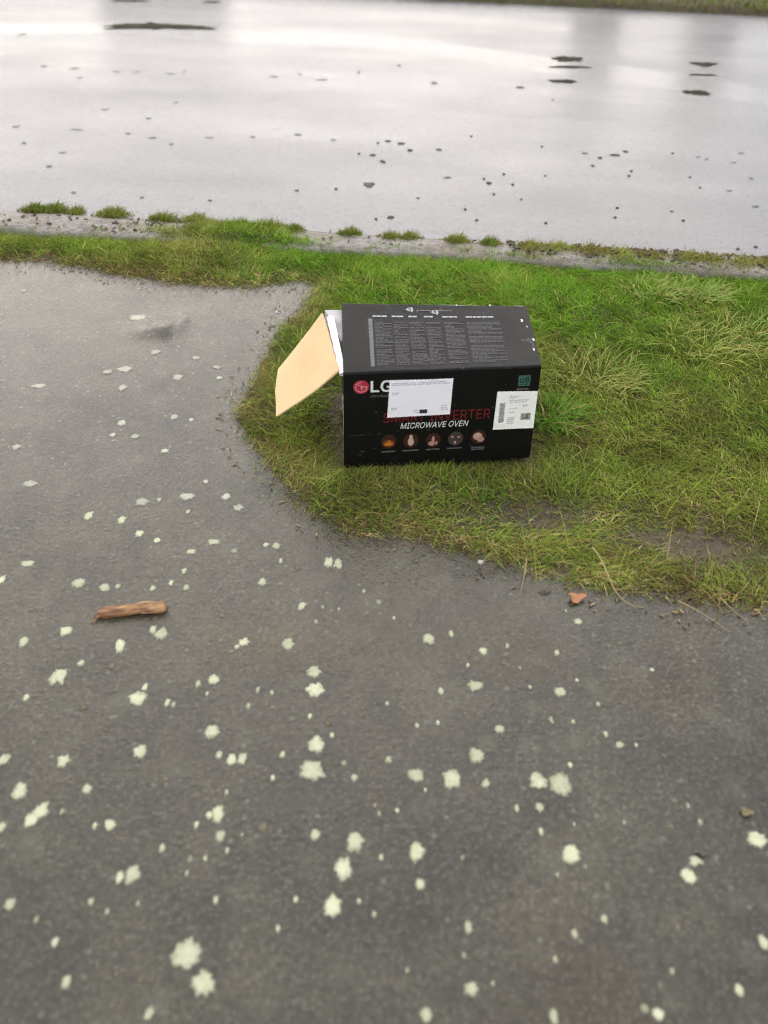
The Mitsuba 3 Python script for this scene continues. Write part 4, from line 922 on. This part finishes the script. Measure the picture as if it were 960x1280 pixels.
# ------------------------------------------------------------------ litter and small things
# broken stick: a split piece of bark-brown wood with a frayed left end
s0, s1 = np.array([-0.690, 1.372]), np.array([-0.535, 1.404])
ax = (s1 - s0) / np.linalg.norm(s1 - s0)
lt = np.array([-ax[1], ax[0]])
r = np.random.default_rng(41)
nS, nA = 22, 12
v, f = [], []
wid = np.interp(np.linspace(0, 1, nS), [0, 0.12, 0.3, 0.5, 0.75, 0.95, 1], [0.008, 0.016, 0.018, 0.016, 0.018, 0.017, 0.0125])
for q in range(nS):
    tq = q / (nS - 1)
    c = s0 + (s1 - s0) * tq + lt * 0.003 * np.sin(tq * 5)
    for j in range(nA):
        a = j * 2 * np.pi / nA
        k = 1 + 0.16 * (meshkit.noise(np.array([[tq * 9, np.cos(a) * 2, np.sin(a) * 2]]), 3)[0] - 0.5) * 2
        p = c + lt * wid[q] * k * np.cos(a)
        v.append([p[0], p[1], max(0.001, 0.011 + 0.0125 * k * np.sin(a))])
    if q:
        for j in range(nA):
            a, b = (q - 1) * nA + j, (q - 1) * nA + (j + 1) % nA
            f += [[a, b, b + nA], [a, b + nA, a + nA]]
v += [[*s0, 0.009], [*(s1 + ax * 0.002), 0.010]]
for j in range(nA):
    f += [[len(v) - 2, (j + 1) % nA, j], [len(v) - 1, (nS - 1) * nA + j, (nS - 1) * nA + (j + 1) % nA]]
parts = [trimesh.Trimesh(np.array(v), f, process=False)]
for q in range(6):
    a = s0 + ax * 0.03 + lt * r.uniform(-0.009, 0.006)
    b = s0 - ax * r.uniform(0.004, 0.022) + lt * r.uniform(-0.022, 0.008)
    m_ = (a + b) / 2 + lt * r.normal(0, 0.002)
    parts.append(tube([[*a, 0.010], [*m_, 0.012], [*b, r.uniform(0.003, 0.008)]], [0.0035, 0.0026, 0.0008], 5))
obj('stick', cat(parts), 'm_bark', 50, 'broken brown stick with a frayed left end lying on the tarmac', 'stick')


def leaf(lobes, size, curl, seed, n=64):
    r = np.random.default_rng(seed)
    a = np.linspace(0, 2 * np.pi, n, endpoint=False)
    rad = 0.62 + 0.38 * np.abs(np.cos(a * lobes / 2)) ** 1.5 + 0.05 * r.normal(0, 1, n)
    v = [[0, 0, 0]]
    for s in (0.5, 1.0):
        v += [[size * s * rad[j] * np.cos(a[j]) * 1.15, size * s * rad[j] * np.sin(a[j]) * 0.8, curl * s * s * (0.5 + 0.5 * np.sin(2 * a[j] + seed))] for j in range(n)]
    f = []
    for j in range(n):
        k = (j + 1) % n
        f += [[0, 1 + j, 1 + k], [1 + j, 1 + n + j, 1 + n + k], [1 + j, 1 + n + k, 1 + k]]
    v = np.array(v)
    under = v - [0, 0, 0.0006]
    f = np.array(f)
    return trimesh.Trimesh(np.vstack([v, under]), np.vstack([f, f[:, ::-1] + len(v)]), process=False)


m = leaf(3, 0.022, 0.008, 2)
m.apply_transform(trimesh.transformations.euler_matrix(0.12, 0.06, 0.3))
m.apply_translation([0.488, 1.456, 0.008])
obj('fallen_leaf', m, 'm_leaf_orange', True, 'orange brown fallen leaf at the edge of the lawn and tarmac', 'leaf')
m = leaf(3, 0.0125, 0.002, 4)
m.apply_translation([0.728, 0.876, 0.006])
obj('fallen_leaf', m, 'm_leaf_tan', True, 'small tan fallen leaf on the tarmac above the right-hand lichen spot', 'leaf')
m = leaf(4, 0.011, 0.005, 6)
m.apply_translation([0.614, 0.790, 0.006])
obj('fallen_leaf', m, 'm_leaf_dark', True, 'tiny black leaf scrap on the tarmac beside two pale lichen spots', 'leaf')

lab = 'small dark scrap of wet leaf lying flat on the grey road'
lab2 = 'faint grey scrap of wet leaf lying flat on the grey road'
r = np.random.default_rng(88)
for q, (x, y, rx, ry, t_) in enumerate(SPECKS):
    t_ = t_ and (-0.35 < x < 1.75 or rx > 0.055)
    m = blob(max(rx * 0.75, 0.009), max(0.009, min(ry * 0.62, 0.045)), 13, 0.42, 0.003, 1200 + q, 2)
    m.apply_translation([x, y, 0.0015])
    obj('wet_leaf', m, 'm_leaf_dark' if t_ else 'm_leaf_dim', True, lab if t_ else lab2, 'leaf', 'dark scraps of leaf on the wet road' if t_ else 'faint scraps of leaf on the wet road')


def stone(x, y, z, a, b, c, seed):
    m = trimesh.creation.icosphere(2, 1.0)
    v = np.array(m.vertices)
    v *= (0.8 + 0.45 * meshkit.noise(v * 1.6 + seed, seed))[:, None]
    m.vertices = v * [a, b, c] + [x, y, z]
    return m


obj('stone', stone(1.235, road_near(1.235) - 0.02, 0.014, 0.022, 0.016, 0.018, 3), 'm_stone', True, 'small dark stone on the road edge of the kerb among the right-hand tufts', 'stone')
obj('pebble', stone(0.255, 1.572, 0.016, 0.007, 0.006, 0.006, 5), 'm_pebble', True, 'pale pebble in the lawn edge below the black box', 'pebble')


def straw(pts, rad, label):
    p = np.array(pts, float)
    tt = np.linspace(0, 1, len(p))
    from scipy.interpolate import CubicSpline
    fine = CubicSpline(tt, p)(np.linspace(0, 1, 16))
    obj('straw_stalk', tube(fine, np.linspace(rad, rad * 0.5, 16), 5), 'm_straw', True, label, 'grass stalk')


straw([(0.550, 1.610, 0.040), (0.572, 1.53, 0.034), (0.592, 1.458, 0.018), (0.650, 1.425, 0.010)], 0.0020, 'long pale dead grass stalk curving over the lawn edge right of the orange leaf')
straw([(0.373, 1.570, 0.034), (0.362, 1.515, 0.024), (0.346, 1.462, 0.006)], 0.0014, 'short pale dead grass stalk hanging onto the tarmac left of the orange leaf')
straw([(0.735, 1.440, 0.020), (0.79, 1.405, 0.012), (0.842, 1.352, 0.006)], 0.0014, 'thin dead grass stalk lying from the lawn edge onto the tarmac near the right side')
straw([(0.845, 1.45, 0.022), (0.87, 1.41, 0.016), (0.895, 1.385, 0.010)], 0.0013, 'short dead grass stalk at the lawn edge, nearest the right side of the picture')
